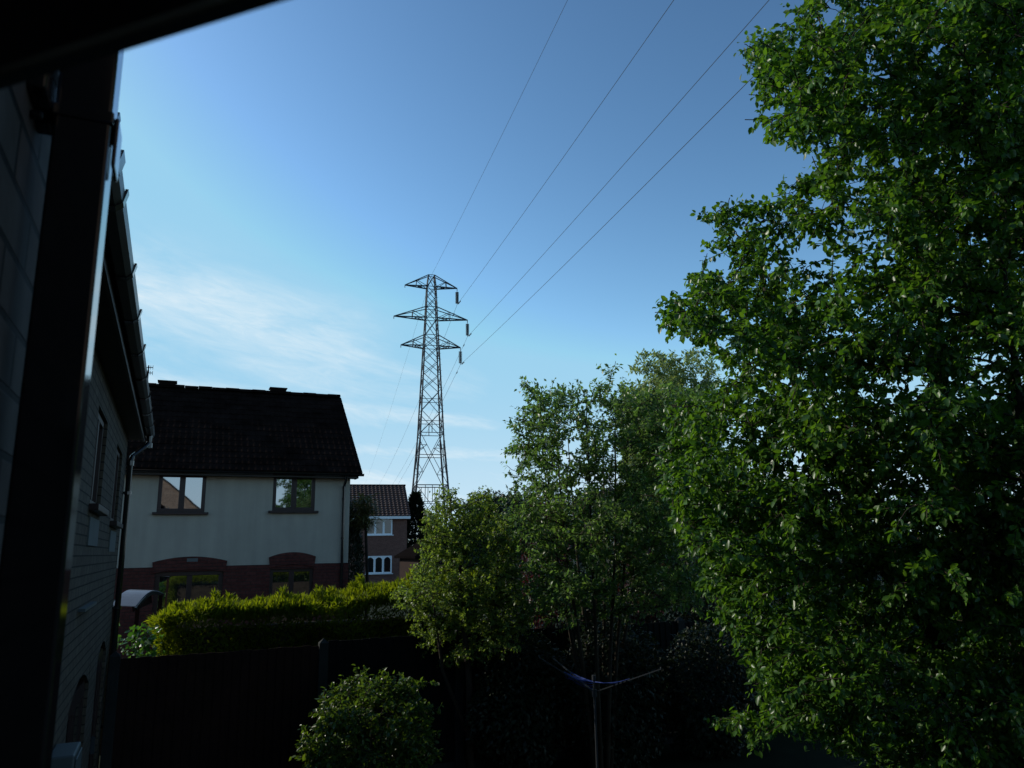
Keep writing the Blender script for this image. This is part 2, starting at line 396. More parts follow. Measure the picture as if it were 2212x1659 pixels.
# gable block behind the camera (seen in the neighbour's window glass)
b = MB(); b.add([(-6.9, -.6, 0), (1.55, -.6, 0), (1.55, -.6, 4.6), (-2.6, -.6, 8.0), (-6.9, -.6, 4.6), (-6.9, -8, 0), (1.55, -8, 0), (1.55, -8, 4.6), (-2.6, -8, 8.0), (-6.9, -8, 4.6)],
               [(0,4,3,2,1),(5,6,7,8,9),(1,2,7,6),(0,5,9,4)])
b.build('gable_wall', M['own_brick_x'], own)
b = MB()
b.add([(1.75, -.45, 4.44), (-2.6, -.45, 8.1), (-2.6, -8.2, 8.1), (1.75, -8.2, 4.44), (-7.1, -.45, 4.5), (-7.1, -8.2, 4.5),
       (1.75, -.45, 4.34), (-2.6, -.45, 8.0), (-2.6, -8.2, 8.0), (1.75, -8.2, 4.34), (-7.1, -.45, 4.4), (-7.1, -8.2, 4.4)],
      [(0,1,2,3),(1,4,5,2),(9,8,7,6),(8,11,10,7),(0,6,7,1),(1,7,10,4),(0,3,9,6)])
b.build('gable_roof', M['roof_dark'], own)
# wing roof: two slopes with ridge along y
EZ = 4.5
b = MB(skew)
RX = -4.0
b.add([(-.40, 1.0, EZ+.10), (-.40, 11.2, EZ+.10), (RX, 11.2, EZ+2.6), (RX, 1.0, EZ+2.6), (-7.7, 1.0, EZ+.1), (-7.7, 11.2, EZ+.1),
       (-.40, 1.0, EZ+.05), (-.40, 11.2, EZ+.05), (RX, 11.2, EZ+2.5), (RX, 1.0, EZ+2.5), (-7.7, 1.0, EZ+.05), (-7.7, 11.2, EZ+.05)],
      [(0,1,2,3),(3,2,5,4),(9,8,7,6),(10,11,8,9),(0,6,7,1),(1,7,8,2),(2,8,11,5),(4,5,11,10),(3,9,6,0),(4,10,9,3)])
b.build('roof', M['roof_dark'], own)
b = MB(skew); b.box(WX, -.437, 1.3, 11.15, EZ-.012, EZ); b.build('soffit', M['soffit'], own)
b = MB(skew); b.box(-.437, -.415, 1.0, 11.18, EZ-.03, EZ+.14); b.build('fascia', M['fascia'], own)
# gutter: half round profile with brackets
def gutter_prof(cx, cz, r=.056, t=.004, n=9):
    o = [(cx+r*math.cos(math.pi+math.pi*i/n), cz+r*math.sin(math.pi+math.pi*i/n)*1.05) for i in range(n+1)]
    i_ = [(cx+(r-t)*math.cos(math.pi+math.pi*i/n), cz+(r-t)*math.sin(math.pi+math.pi*i/n)*1.05) for i in range(n, -1, -1)]
    return o+i_
GX, GZ = -.355, EZ+.10
b = MB(skew); b.prism([(GX-.056, GZ), (GX-.054, GZ-.045), (GX-.03, GZ-.068), (GX+.02, GZ-.068), (GX+.048, GZ-.045), (GX+.056, GZ+.003), (GX+.050, GZ+.003), (GX+.043, GZ-.042), (GX+.018, GZ-.063), (GX-.028, GZ-.063), (GX-.049, GZ-.042), (GX-.052, GZ)], 'y', 1.05, 11.3)
gut = b.build('gutter', M['gutter'], own)
for y in (2.3, 2.95, 3.27, 3.62, 4.6, 5.5, 6.45, 7.4, 8.35, 9.3, 10.25):
    w = .03 if y != 3.27 else .055
    b = MB(skew); b.prism([(GX-.058, GZ+.001), (GX-.058, GZ-.048), (GX-.032, GZ-.073), (GX+.022, GZ-.073), (GX+.053, GZ-.048), (GX+.070, GZ+.018), (GX+.057, GZ+.018), (GX+.0485, GZ-.0455), (GX+.021, GZ-.0685), (GX-.031, GZ-.0685), (GX-.0545, GZ-.0455), (GX-.0545, GZ+.001)], 'y', y-w, y+w)
    b.build('bracket', M['plastic'], gut)
# far downpipe with swan neck
b = MB(skew)
px_ = WX+.055
b.tube([(GX, 11.05, GZ-.06), (GX, 11.05, GZ-.16), (GX-.04, 10.99, GZ-.22), (px_+.02, 10.88, GZ-.36), (px_, 10.86, GZ-.44), (px_, 10.86, 2.2), (px_, 10.86, .1)], .034, 12)
for z in (GZ-.16, GZ-.42): b.tube([(GX if z > GZ-.3 else px_, 11.05 if z > GZ-.3 else 10.86, z), (GX if z > GZ-.3 else px_, 11.05 if z > GZ-.3 else 10.86, z-.06)], .043, 12)
dp = b.build('downpipe', M['plastic'], own, smooth=False)
for z in (3.75, 2.35, 1.0):
    b = MB(skew); b.tube([(px_, 10.86, z), (px_, 10.86, z+.04)], .042, 12); b.box(WX, px_, 10.79, 10.93, z+.005, z+.035); b.build('bracket', M['plastic'], dp)
# near square downpipe beside the bay wall
b = MB(); b.box(-.1775, -.1145, 1.0, 1.063, .1, 4.62)
npipe = b.build('downpipe', M['plastic'], own, bevel=.004)
b = MB(); b.box(-.1805, -.1115, .997, 1.066, 3.535, 3.552); b.box(-.205, -.1805, 1.015, 1.05, 3.53, 3.60)
b.box(-.1115, -.1065, 1.01, 1.062, 3.485, 3.552)
clip = b.build('bracket', M['plastic'], npipe, bevel=.003)
b = MB()
for (y, z) in ((.99, 3.615), (.99, 3.525)): b.tube([(-.2, y, z), (-.186, y, z)], .006, 10)
b.box(-.2, -.180, .95, 1.03, 3.54, 3.60)
b.build('bracket', M['plastic'], npipe, bevel=.003)
# windows of the wing (face +x)
def window_y(y0, y1, z0, z1, lights=2):
    f = MB(skew); xi, xo = WX-.095, WX-.03; fw = .055
    f.box(xi, xo, y0, y1, z1-fw, z1); f.box(xi, xo, y0, y1, z0, z0+fw); f.box(xi, xo, y0, y0+fw, z0+fw, z1-fw); f.box(xi, xo, y1-fw, y1, z0+fw, z1-fw)
    m = (y0+y1)/2; f.box(xi, xo, m-.04, m+.04, z0+fw, z1-fw)
    o = f.build('window', M['brown_frame'], own, bevel=.005)
    for a, c in ((y0+fw, m-.04), (m+.04, y1-fw)):
        p = MB(skew); p.box(xi+.02, xi+.035, a+.001, c-.001, z0+fw+.001, z1-fw-.001); p.build('pane', M['glass'], o)
    s = MB(skew); s.box(WX-.15, WX+.07, y0-.06, y1+.06, z0-.055, z0-.003); s.build('sill', M['brown_frame'], o, bevel=.005)
    return o
window_y(*ops[0]); window_y(*ops[1])
b = MB(skew); b.box(WX+.001, WX+.012, 6.85, 7.7, 3.08, 3.30); b.build('panel', M['apron'], own)
b = MB(skew); b.box(WX+.001, WX+.012, 9.2, 10.1, 3.04, 3.26); b.build('panel', M['apron'], own)
for (y0, y1, z1) in ((6.75, 8.35, 1.90), (9.2, 10.4, 1.96)):
    b = MB(skew); b.box(WX-.10, WX-.05, y0, y1, .05, z1); m = (y0+y1)/2
    for a, c in ((y0, m-.005), (m+.005, y1)):
        b.box(WX-.05, WX-.03, a, c, z1-.14, z1); b.box(WX-.05, WX-.03, a, c, .05, .28); b.box(WX-.05, WX-.03, a, a+.1, .28, z1-.14); b.box(WX-.05, WX-.03, c-.1, c, .28, z1-.14)
    d = b.build('door', M['brown_frame'], own)
    for a, c in ((y0+.1, m-.105), (m+.105, y1-.1)):
        b = MB(skew); b.box(WX-.049, WX-.042, a+.001, c-.001, .281, z1-.141); b.build('pane', M['glass'], d)
    b = MB(skew); b.box(WX-.03, WX+.01, m-.06, m-.04, .95, 1.12); b.build('handle', M['alu'], d)
b = MB(skew); b.box(WX+.001, WX+.05, 6.7, 7.7, 2.59, 2.612); b.build('overflow_pipe', M['meter'], own)
# open window sash close over the camera: bottom rail, stiles, glass
A = atZ(0, 185, 3.215); Bp = atZ(590, 0, 3.215); u = (Bp-A)/np.linalg.norm(Bp-A); nrm = np.array((-u[1], u[0], 0.0))
if nrm@F > 0: nrm = -nrm                       # towards the house / camera side
a0 = A-u*.35; a1 = Bp+u*.30
sl_dir = nrm*.80+np.array((0, 0, .60))
b = MB()
rail = [(0, 0), (.0, .07), (-.012, .082), (-.035, .082), (-.05, .07), (-.05, 0), (-.04, -.004), (-.01, -.004)]
V = []
for q in (a0, a1):
    for (p, z) in rail: V.append(q-nrm*p+np.array((0, 0, z+.004)))
n = len(rail); b.add(V, [tuple(range(n-1, -1, -1)), tuple(range(n, 2*n))]+[(i, (i+1) % n, n+(i+1) % n, n+i) for i in range(n)])
for q in (a0+u*.03, a1-u*.03): b.bar(q+nrm*.05+np.array((0, 0, .06)), q+sl_dir*.62+np.array((0, 0, .03)), .06, .05)
b.bar(a0+sl_dir*.6+np.array((0, 0, .03)), a1+sl_dir*.6+np.array((0, 0, .03)), .06, .05)
sash = b.build('window_sash', M['brown_frame'], own)
b = MB(); b.bar(a0-nrm*.002+np.array((0, 0, .0053)), a1-nrm*.002+np.array((0, 0, .0053)), .007, .004); b.build('rim_highlight', M['meter'], sash)  # added pale strip, its colour imitates light caught on the rail's lower edge
b = MB(); q0, q1 = a0+nrm*.05+np.array((0, 0, .055)), a1+nrm*.05+np.array((0, 0, .055)); q2, q3 = a1+sl_dir*.58+np.array((0, 0, .03)), a0+sl_dir*.58+np.array((0, 0, .03))
up_ = np.array((0, 0, .006)); b.add([q0, q1, q2, q3, q0+up_, q1+up_, q2+up_, q3+up_], [(0,1,2,3),(7,6,5,4),(0,4,5,1),(1,5,6,2),(2,6,7,3),(3,7,4,0)])
b.build('pane', M['glass'], sash)
# utility meter box on the wall: opens and is bolted on, part of the house
b = MB(skew); b.box(WX+.001, WX+.15, 5.72, 6.12, 1.05, 1.80); mb_ = b.build('meter_box', M['meter'], own, bevel=.012)
b = MB(skew); b.box(WX+.151, WX+.162, 5.75, 6.09, 1.09, 1.77); b.build('lid', M['meter'], mb_, bevel=.006)

# ------------------------------------------------------------------ rendered house opposite
hs = thing('rendered_house', 'cream rendered house with dark tiled roof and brown windows beyond the hedge', 'house', (.3, 20, 0))
HX0, HX1, HY, HB, HE = -3.6, 4.03, 20.0, 2.71, 5.0
lo = [(-.44, 1.05, 1.1, 2.60), (2.12, 3.17, 1.1, 2.60)]; upw = [(-.52, .53, 3.98, 4.90), (2.10, 3.14, 4.02, 4.94)]
def wall_blocks(b, x0, x1, z0, z1, holes, y0, y1):
    xs = sorted({x0, x1, *[h[0] for h in holes], *[h[1] for h in holes]}); zs = sorted({z0, z1, *[h[2] for h in holes], *[h[3] for h in holes]})
    xs = [x for x in xs if x0 <= x <= x1]; zs = [z for z in zs if z0 <= z <= z1]
    for i in range(len(xs)-1):
        run = None
        for j in range(len(zs)-1):
            xm, zm = (xs[i]+xs[i+1])/2, (zs[j]+zs[j+1])/2
            hole = any(h[0] < xm < h[1] and h[2] < zm < h[3] for h in holes)
            if not hole and run is None: run = zs[j]
            if hole and run is not None: b.box(xs[i], xs[i+1], y0, y1, run, zs[j]); run = None
        if run is not None: b.box(xs[i], xs[i+1], y0, y1, run, zs[-1])
b = MB(); wall_blocks(b, HX0, HX1, HB, HE+.02, upw, HY, HY+.28)
b.add([(HX1, HY+.28, 0), (HX1, HY+6, 0), (HX1, HY+6, HE), (HX1, HY+3, HE+2.45), (HX1, HY+.28, HE+.02), (HX1-.25, HY+.28, 0), (HX1-.25, HY+6, 0), (HX1-.25, HY+6, HE), (HX1-.25, HY+3, HE+2.45), (HX1-.25, HY+.28, HE+.02)],
      [(0,1,2,3,4),(9,8,7,6,5),(1,6,7,2),(3,2,7,8),(4,3,8,9)])
b.add([(HX0, HY+.28, 0), (HX0, HY+6, 0), (HX0, HY+6, HE), (HX0, HY+3, HE+2.45), (HX0, HY+.28, HE+.02), (HX0+.25, HY+.28, 0), (HX0+.25, HY+6, 0), (HX0+.25, HY+6, HE), (HX0+.25, HY+3, HE+2.45), (HX0+.25, HY+.28, HE+.02)],
      [(4,3,2,1,0),(5,6,7,8,9),(1,2,7,6),(3,8,7,2),(4,9,8,3)])
b.box(HX0+.25, HX1-.25, HY+5.75, HY+6, 0, HE)
b.build('wall', M['render'], hs)
b = MB(); wall_blocks(b, HX0-.012, HX1+.012, 0, HB, lo, HY-.012, HY+.27); b.build('brick_plinth', M['red_brick'], hs)
for (x0, x1, cr) in ((-.52, 1.12, 2.94), (2.08, 3.21, 3.0)):          # segmental brick arch bands
    b = MB(); n = 14; e0 = HB-.11
    for i in range(n):
        a, c = i/n, (i+1)/n
        X = lambda t: x0+(x1-x0)*t
        zt = lambda t: cr-.115*(2*t-1)**2; zb = lambda t: cr-.30-.07*(2*t-1)**2
        sh = lambda t: .05*(1-2*t)
        b.prism([(X(a)+sh(a)*.6, zb(a)), (X(c)+sh(c)*.6, zb(c)), (X(c), zt(c)), (X(a), zt(a))], 'y', HY-.035, HY+.1)
    b.build('arch', M['red_brick'], hs)
window_x(hs, *upw[0], HY+.05, 2, M['brown_frame'], M['glass'], .085, mull=.13)
window_x(hs, *upw[1], HY+.05, 2, M['brown_frame'], M['glass'], .085, mull=.13)
window_x(hs, *lo[0], HY+.08, 2, M['brown_frame'], M['glass'], .10, mull=.12)
window_x(hs, *lo[1], HY+.08, 2, M['brown_frame'], M['glass'], .08, mull=.12)
b = MB(); tiled(b, HX0-.15, 4.28, HY-.32, HE-.02, HY+3, HE+2.6, .15, 15, .012, .012)
tiled_back = [(HX0-.15, HY+6.32, HE-.02), (4.28, HY+6.32, HE-.02), (4.28, HY+3.02, HE+2.6), (HX0-.15, HY+3.02, HE+2.6)]
b.add(tiled_back+[(x, y, z-.06) for x, y, z in tiled_back], [(0,1,2,3),(7,6,5,4),(0,4,5,1),(1,5,6,2),(3,7,4,0)])
rf = b.build('roof', M['roof_dark'], hs)
b = MB(); n = 22
for i in range(n):
    a = HX0-.17+(4.42-HX0)*i/n; c = a+(4.42-HX0)/n
    b.prism([(HY+3+.13*math.cos(math.pi*k/6), HE+2.58+.10*math.sin(math.pi*k/6)+.012*(i % 2)) for k in range(7)], 'x', a, c-.006)
b.build('ridge', M['roof_dark'], rf)
for x in (-.78, 2.22):
    b = MB(); b.box(x-.02, x+.42, HY+2.86, HY+3.16, HE+2.63, HE+2.735); b.box(x-.05, x+.45, HY+2.83, HY+3.19, HE+2.735, HE+2.76); b.build('ridge_vent', M['roof_dark'], rf)
b = MB(); b.box(HX0-.1, 4.15, HY-.27, HY-.245, HE-.16, HE-.02); b.box(HX0-.1, 4.15, HY-.245, HY-.002, HE-.16, HE-.145)
b.add([(4.15, HY-.27, HE-.16), (4.19, HY-.27, HE-.16), (4.19, HY+.1, HE-.16), (4.19, HY+.1, HE+.2), (4.19, HY-.27, HE-.05), (4.15, HY+.1, HE-.16), (4.15, HY+.1, HE+.2), (4.15, HY-.27, HE-.05)],
      [(1,2,3,4),(0,7,6,5),(0,1,4,7),(7,4,3,6),(0,5,2,1)])
b.bar((4.17, HY-.2, HE-.03), (4.17, HY+3, HE+2.50), .04, .16)
b.build('fascia', M['fascia'], hs)
b = MB(); b.prism(gutter_prof(HY-.33, HE-.05, .06), 'x', HX0-.1, 4.31); g2 = b.build('gutter', M['plastic'], hs)
for i in range(9):
    x = HX0+.3+i*.9; b = MB(); b.prism(gutter_prof(HY-.33, HE-.048, .067, .008), 'x', x-.02, x+.02); b.build('bracket', M['plastic'], g2)
b = MB(); b.tube([(3.86, HY-.33, HE-.10), (3.86, HY-.30, HE-.2), (3.86, HY-.06, HE-.36), (3.86, HY-.06, .1)], .035, 10)
d2 = b.build('downpipe', M['plastic'], hs)
for z in (4.3, 3.3, 2.2): b = MB(); b.tube([(3.86, HY-.06, z), (3.86, HY-.06, z+.05)], .044, 10); b.build('bracket', M['plastic'], d2)
b = MB(); b.box(.22, .46, HY-.045, HY-.036, 2.82, 2.90); b.build('name_plate', M['apron'], hs)

# tv antenna on the opposite roof
an = thing('tv_antenna', 'thin tv antenna on a mast standing behind the gutter above the cream house ridge', 'antenna', tuple(atY(316, 850, 23.2)))
mx_, my_ = at(317, 845, 21.2)[:2]
mx_, my_ = -1.10, 23.15
b = MB(); b.tube([(mx_, my_, HE+2.4), (mx_, my_, 8.22)], .02, 6); b.build('mast', M['steel'], an)
for zc in (8.16, 8.0):
    b = MB(); b.tube([(mx_-.12, my_-.05, zc-.02), (mx_+.11, my_+.05, zc+.02)], .012, 5)
    for i in range(5):
        t = i/4; p = np.array((mx_-.12+.23*t, my_-.05+.1*t, zc-.02+.04*t))
        b.tube([p-np.array((.0, 0, .06)), p+np.array((.0, 0, .06))], .006, 4)
    b.build('boom', M['steel'], an)

# ------------------------------------------------------------------ far brick house
def rotf(ang, ox, oy):
    c, s = math.cos(ang), math.sin(ang)
    return lambda p: (ox+p[0]*c-p[1]*s, oy+p[0]*s+p[1]*c, p[2])
fh_xf = rotf(R_(-9), 15.6, 56)
fh = thing('far_brick_house', 'small pinkish brick house with white casement windows and dotted tile roof by the pylon', 'house', (13, 56, 0))
fw_ = [(-2.98, -1.08, 4.13, 5.36), (-2.98, -1.08, 1.36, 2.62)]
b = MB(fh_xf); wall_blocks(b, -8, 0, 0, 5.5, fw_, 0, .28)
b.add([(0, .28, 0), (0, 7, 0), (0, 7, 5.5), (0, 3.6, 7.9), (0, .28, 5.5), (-.25, .28, 0), (-.25, 7, 0), (-.25, 7, 5.5), (-.25, 3.6, 7.9), (-.25, .28, 5.5)], [(0,1,2,3,4),(9,8,7,6,5),(1,6,7,2)])
b.box(-8, -7.75, .28, 7, 0, 5.5); b.box(-7.75, -.25, 6.75, 7, 0, 5.5)
b.build('wall', M['far_brick'], fh)
b = MB(fh_xf); tiled(b, -8.2, .22, -.35, 5.47, 3.6, 8.05, .30, 14, .05, .075, 5)
bk = [(-8.2, 7.4, 5.47), (.22, 7.4, 5.47), (.22, 3.62, 8.05), (-8.2, 3.62, 8.05)]
b.add(bk+[(x, y, z-.06) for x, y, z in bk], [(0,1,2,3),(7,6,5,4),(0,4,5,1),(1,5,6,2),(3,7,4,0)])
frf = b.build('roof', M['roof_brown'], fh)
b = MB(fh_xf); b.prism([(3.6+.16*math.cos(math.pi*k/6), 8.02+.12*math.sin(math.pi*k/6)) for k in range(7)], 'x', -8.25, .26); b.build('ridge', M['roof_dark'], frf)
b = MB(fh_xf); b.box(-8.1, .22, -.36, -.33, 5.28, 5.47); b.box(-8.1, .22, -.33, -.001, 5.28, 5.30); b.build('fascia', M['white_frame'], fh)
for w in fw_: window_x(fh, *w, .04, 3, M['white_frame'], M['glass_far'], .10, mull=.15, xf=fh_xf, arched=True)

# garage with hipped roof in front of it
gx0, gx1, gy0, gy1 = 13.35, 18.6, 46.0, 51.0
gr = thing('garage', 'dark hip roofed garage at the right corner of the far brick house', 'garage', (15.9, 46, 0))
b = MB(); b.box(gx0+.3, gx1-.3, gy0+.3, gy1-.3, 0, 2.5); b.build('wall', M['fence_brown'], gr)
b = MB(); e = 2.62; b.add([(gx0, gy0, e), (gx1, gy0, e), (gx1, gy1, e), (gx0, gy1, e), (15.5, 48.5, 4.2), (16.4, 48.5, 4.2), (gx0, gy0, e-.14), (gx1, gy0, e-.14), (gx1, gy1, e-.14), (gx0, gy1, e-.14)],
                          [(0,1,5,4),(1,2,5),(2,3,4,5),(3,0,4),(0,6,7,1),(1,7,8,2),(2,8,9,3),(3,9,6,0),(9,8,7,6)])
b.build('roof', M['roof_black'], gr)
b = MB(); b.box(14.4, 16.8, gy0+.26, gy0+.299, .02, 2.1); b.build('door', M['brown_frame'], gr)

# ------------------------------------------------------------------ pylon
PYA = R_(-9.3); PC = np.array((22.35, 72.0)); pu = np.array((math.cos(PYA), math.sin(PYA))); pv = np.array((-pu[1], pu[0]))
def P(a, d, z): q = PC+pu*a+pv*d; return np.array((q[0], q[1], z))
pyl = thing('pylon', 'tall steel lattice electricity pylon with three tiers of cross arms against the sky', 'pylon', (PC[0], PC[1], 0))
prof = [(0, 2.35), (6.9, 1.72), (8.6, 1.56), (13.5, 1.17), (23.28, .72), (26.2, .58), (29.6, .45), (30.9, .30)]
# levels are real heights above ground (camera is 3.0)
dz_ = 0.0
zs_ = {'peak': 30.9+dz_, 'a1': 29.6+dz_, 'a2t': 27.38+dz_, 'a2': 26.2+dz_, 'a3t': 24.36+dz_, 'a3': 23.2+dz_}
def hw(z):
    for (z0, w0), (z1, w1) in zip(prof, prof[1:]):
        if z <= z1: return w0+(w1-w0)*(z-z0)/(z1-z0)
    return prof[-1][1]
LW, BW = .115, .052
def corner(i, z): s = ((-1,-1),(1,-1),(1,1),(-1,1))[i]; h = hw(z); return P(s[0]*h, s[1]*h, z)
for i in range(4):
    b = MB()
    pts = [0, 3, 6.9, 8.6, 13.5, 18.5, zs_['a3'], zs_['a2'], zs_['a1'], zs_['peak']]
    for z0, z1 in zip(pts, pts[1:]):
        w = LW*(1.25 if z1 < 14 else 1.0 if z1 < 24 else .8)
        p0, p1 = corner(i, z0), corner(i, z1); b.bar(p0, p1, w, w)
    for z0 in np.arange(3.2, 29, .6):        # step bolts
        if i in (0, 1): q = corner(i, z0); s = -1 if i == 0 else 1; d_ = np.array((pu[0], pu[1], 0))*s*.17; b.bar(q, q+d_, .02)
    b.build('leg', M['steel'], pyl)
br = MB()
def xpanel(z0, z1, mid=False):
    for i in range(4):
        j = (i+1) % 4
        br.bar(corner(i, z0), corner(j, z1), BW); br.bar(corner(j, z0), corner(i, z1), BW)
def ring(z, w=BW):
    for i in range(4): br.bar(corner(i, z), corner((i+1) % 4, z), w)
up_lv = [zs_['a3'], zs_['a3t'], zs_['a2'], zs_['a2t'], (zs_['a2t']+zs_['a1'])/2, zs_['a1'], zs_['peak']]
for z0, z1 in zip(up_lv, up_lv[1:]): xpanel(z0, z1)
for z in (zs_['a3'], zs_['a3t'], zs_['a2'], zs_['a2t'], zs_['a1'], zs_['peak']): ring(z)
lv = [16.5, 18.7, 20.3, 21.7, zs_['a3']]
for z0, z1 in zip(lv, lv[1:]): xpanel(z0, z1)
ring(17.65, .05)
# panel with posts
xpanel(14.25, 16.5); z0, z1 = 14.25, 16.5; zm = z0+(z1-z0)*hw(z0)/(hw(z0)+hw(z1))
ring(zm); ring(14.25, .06)
for i in range(4):
    j = (i+1) % 4; br.bar((corner(i, z0)+corner(j, z0))/2, (corner(i, zm)+corner(j, zm))/2, .06)
# tall lower panel
z0, z1 = 9.1, 14.25; xpanel(z0, z1); zm = z0+(z1-z0)*hw(z0)/(hw(z0)+hw(z1)); ring(9.1, .085); 
for i in range(4):
    j = (i+1) % 4; c = (corner(i, zm)+corner(j, zm))/2
    for k in (i, j):
        o_ = j if k == i else i
        br.bar(corner(k, zm), c, .06)
        for (za, zb) in ((z0, zm), (z1, zm)):
            q = corner(k, za)+(corner(o_, z1 if za == z0 else z0)-corner(k, za))*.24
            br.bar(q, corner(k, q[2]), .05); br.bar(q, corner(k, (q[2]+zm)/2+.0), .05)
ring(7.5, .05); ring(4.4, .06)
xpanel(4.4, 9.1); xpanel(0, 4.4)
for i in range(4):
    j = (i+1) % 4
    for t in (.28, .5, .72): br.bar(corner(i, 9.1)*(1-t)+corner(j, 9.1)*t, corner(i, 7.5)*(1-t)+corner(j, 7.5)*t, .05)
br.build('bracing', M['steel'], pyl)
def arm(side, zb, zt, L, drop, posts):
    b = MB(); h, ht = hw(zb), hw(zt)
    tip = P(side*L, 0, zb-drop+.10)
    for s in (-1, 1):
        b.bar(P(side*h, s*h, zb), tip, .10); b.bar(P(side*ht, s*ht, zt), tip, .075)
    for t in posts:
        lo_ = [P(side*h, s*h, zb)*(1-t)+tip*t for s in (-1, 1)]; hi_ = [P(side*ht, s*ht, zt)*(1-t)+tip*t for s in (-1, 1)]
        b.bar(lo_[0], lo_[1], .05)
        if len(posts) > 1 or zt-zb > 1.15:
            for q in range(2): b.bar(lo_[q], hi_[q], .05); b.bar(hi_[q], P(side*h, (-1, 1)[q]*h, zb), .05)
        b.bar(P(side*h, -h, zb), lo_[1], .05); b.bar(P(side*h, h, zb), lo_[0], .05)
    b.bar(tip, tip-np.array((0, 0, .28)), .06)
    b.build('cross_arm', M['steel'], pyl)
    return tip-np.array((0, 0, .28))
tips = {}
for key, zb, zt, L, posts in (('c1', 'a1', 'peak', 2.72, (.5,)), ('c2', 'a2', 'a2t', 3.80, (.42,)), ('c3', 'a3', 'a3t', 3.05, (.48,))):
    for side in (-1, 1):
        t = arm(side, zs_[zb], zs_[zt], L, .0, posts)
        if side == 1: tips[key] = t
def insulator(top):
    b = MB(); b.bar(top, top-np.array((0, 0, 1.5)), .05)
    for k in range(11):
        z = top[2]-.14-k*.115
        b.tube([(top[0], top[1], z), (top[0], top[1], z-.03), (top[0], top[1], z-.05), (top[0], top[1], z-.08)], [.06, .19, .19, .06], 10)
    b.build('insulator', M['insulator'], pyl)
    return top-np.array((0, 0, 1.52))
hang = {k: insulator(t) for k, t in tips.items()}
hang['e'] = P(.05, .0, zs_['peak']+.12)
lab = {'e': 'thin earth wire running overhead from the very top of the pylon', 'c1': 'power line hanging from the top cross arm insulator of the pylon',
       'c2': 'power line hanging from the widest middle cross arm insulator of the pylon', 'c3': 'power line hanging from the lowest cross arm insulator of the pylon'}
for k, p in hang.items():
    if k == 'e': hn, bn, an_, hf, bf, af = R_(8.58), .052, .00037, R_(10.98), .028, .0001
    else: hn, bn, an_, hf, bf, af = R_(8.62), .0612, .000236, R_(10.02), .111, .00037
    near = [p+np.array((-math.sin(hn)*s, -math.cos(hn)*s, -bn*s+an_*s*s)) for s in np.linspace(0, 110, 70)]
    far = [p+np.array((math.sin(hf)*s, math.cos(hf)*s, -bf*s+af*s*s)) for s in np.linspace(0, 260, 60)]
    t = thing('power_line', lab[k], 'power line', tuple(p), 'overhead wires of the pylon')
    b = MB(); b.tube(list(reversed(far))+near[1:], .010 if k == 'e' else .0135, 5); b.build('wire', M['cable'], t)
    if k != 'e':
        for pts, ss in ((near, (1.0, 1.7)), (far, (2.2,))):
            for s in ss:
                q = p+(pts[1]-pts[0])/np.linalg.norm(pts[1]-pts[0])*s; d_ = (pts[1]-pts[0])/np.linalg.norm(pts[1]-pts[0])
                b = MB(); q2 = q-np.array((0, 0, .1)); b.tube([q2-d_*.22, q2-d_*.10, q2-d_*.09, q2+d_*.09, q2+d_*.10, q2+d_*.22], [.05, .05, .015, .015, .05, .05], 6); b.bar(q, q2, .03); b.build('damper', M['cable'], t)

# ------------------------------------------------------------------ fences
FY = 10.7
def fence(x0, x1, board_mat, label, post_mat, ztop, slope=0, first=0):
    t = thing('fence', label, 'fence', ((x0+x1)/2, FY, 0), 'garden fence along the far end of the lawn')
    n = max(1, int(round((x1-x0)/1.85))); w = (x1-x0)/n
    for i in range(first, n+1):
        x = x0+w*i; zt = ztop+slope*(x-x0)
        b = MB(); b.box(x-.06, x+.06, FY-.06, FY+.06, 0, zt+.03); b.add([(x-.06, FY-.06, zt+.03), (x+.06, FY-.06, zt+.03), (x+.06, FY+.06, zt+.03), (x-.06, FY+.06, zt+.03), (x, FY, zt+.09)], [(0,1,4),(1,2,4),(2,3,4),(3,0,4)])
        b.build('post', post_mat, t, bevel=.005)
    for i in range(n):
        a = x0+w*i+.062; c = x0+w*(i+1)-.062; b = MB(); zt = ztop+slope*(a-x0)
        k = int((c-a)/.105)
        for q in range(k):
            xa = a+(c-a)*q/k; xb = a+(c-a)*(q+1)/k+.012 if q < k-1 else c
            j = rnd.uniform(-.008, .008)
            b.add([(xa, FY-.028, .16), (xb, FY-.014, .16), (xb, FY-.014, zt+j), (xa, FY-.028, zt+j), (xa, FY-.010, .16), (xb, FY-.004, .16), (xb, FY-.004, zt+j), (xa, FY-.010, zt+j)],
                  [(0,1,2,3),(7,6,5,4),(3,2,6,7),(1,5,6,2),(0,3,7,4)])
        for zz in (.35, 1.0, 1.6): b.box(a, c, FY+.001, FY+.04, zz, zz+.07)
        b.build('panel', board_mat, t)
        b = MB(); b.box(a, c, FY-.025, FY+.02, 0, .155); b.build('gravel_board', M['concrete'], t)
    return t
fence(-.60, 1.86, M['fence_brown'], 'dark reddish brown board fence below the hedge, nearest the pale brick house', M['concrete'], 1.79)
fence(1.86, 11.3, M['fence_grey'], 'grey board fence running right from the hedge behind the rotary dryer', M['concrete'], 1.84, -.01, 1)

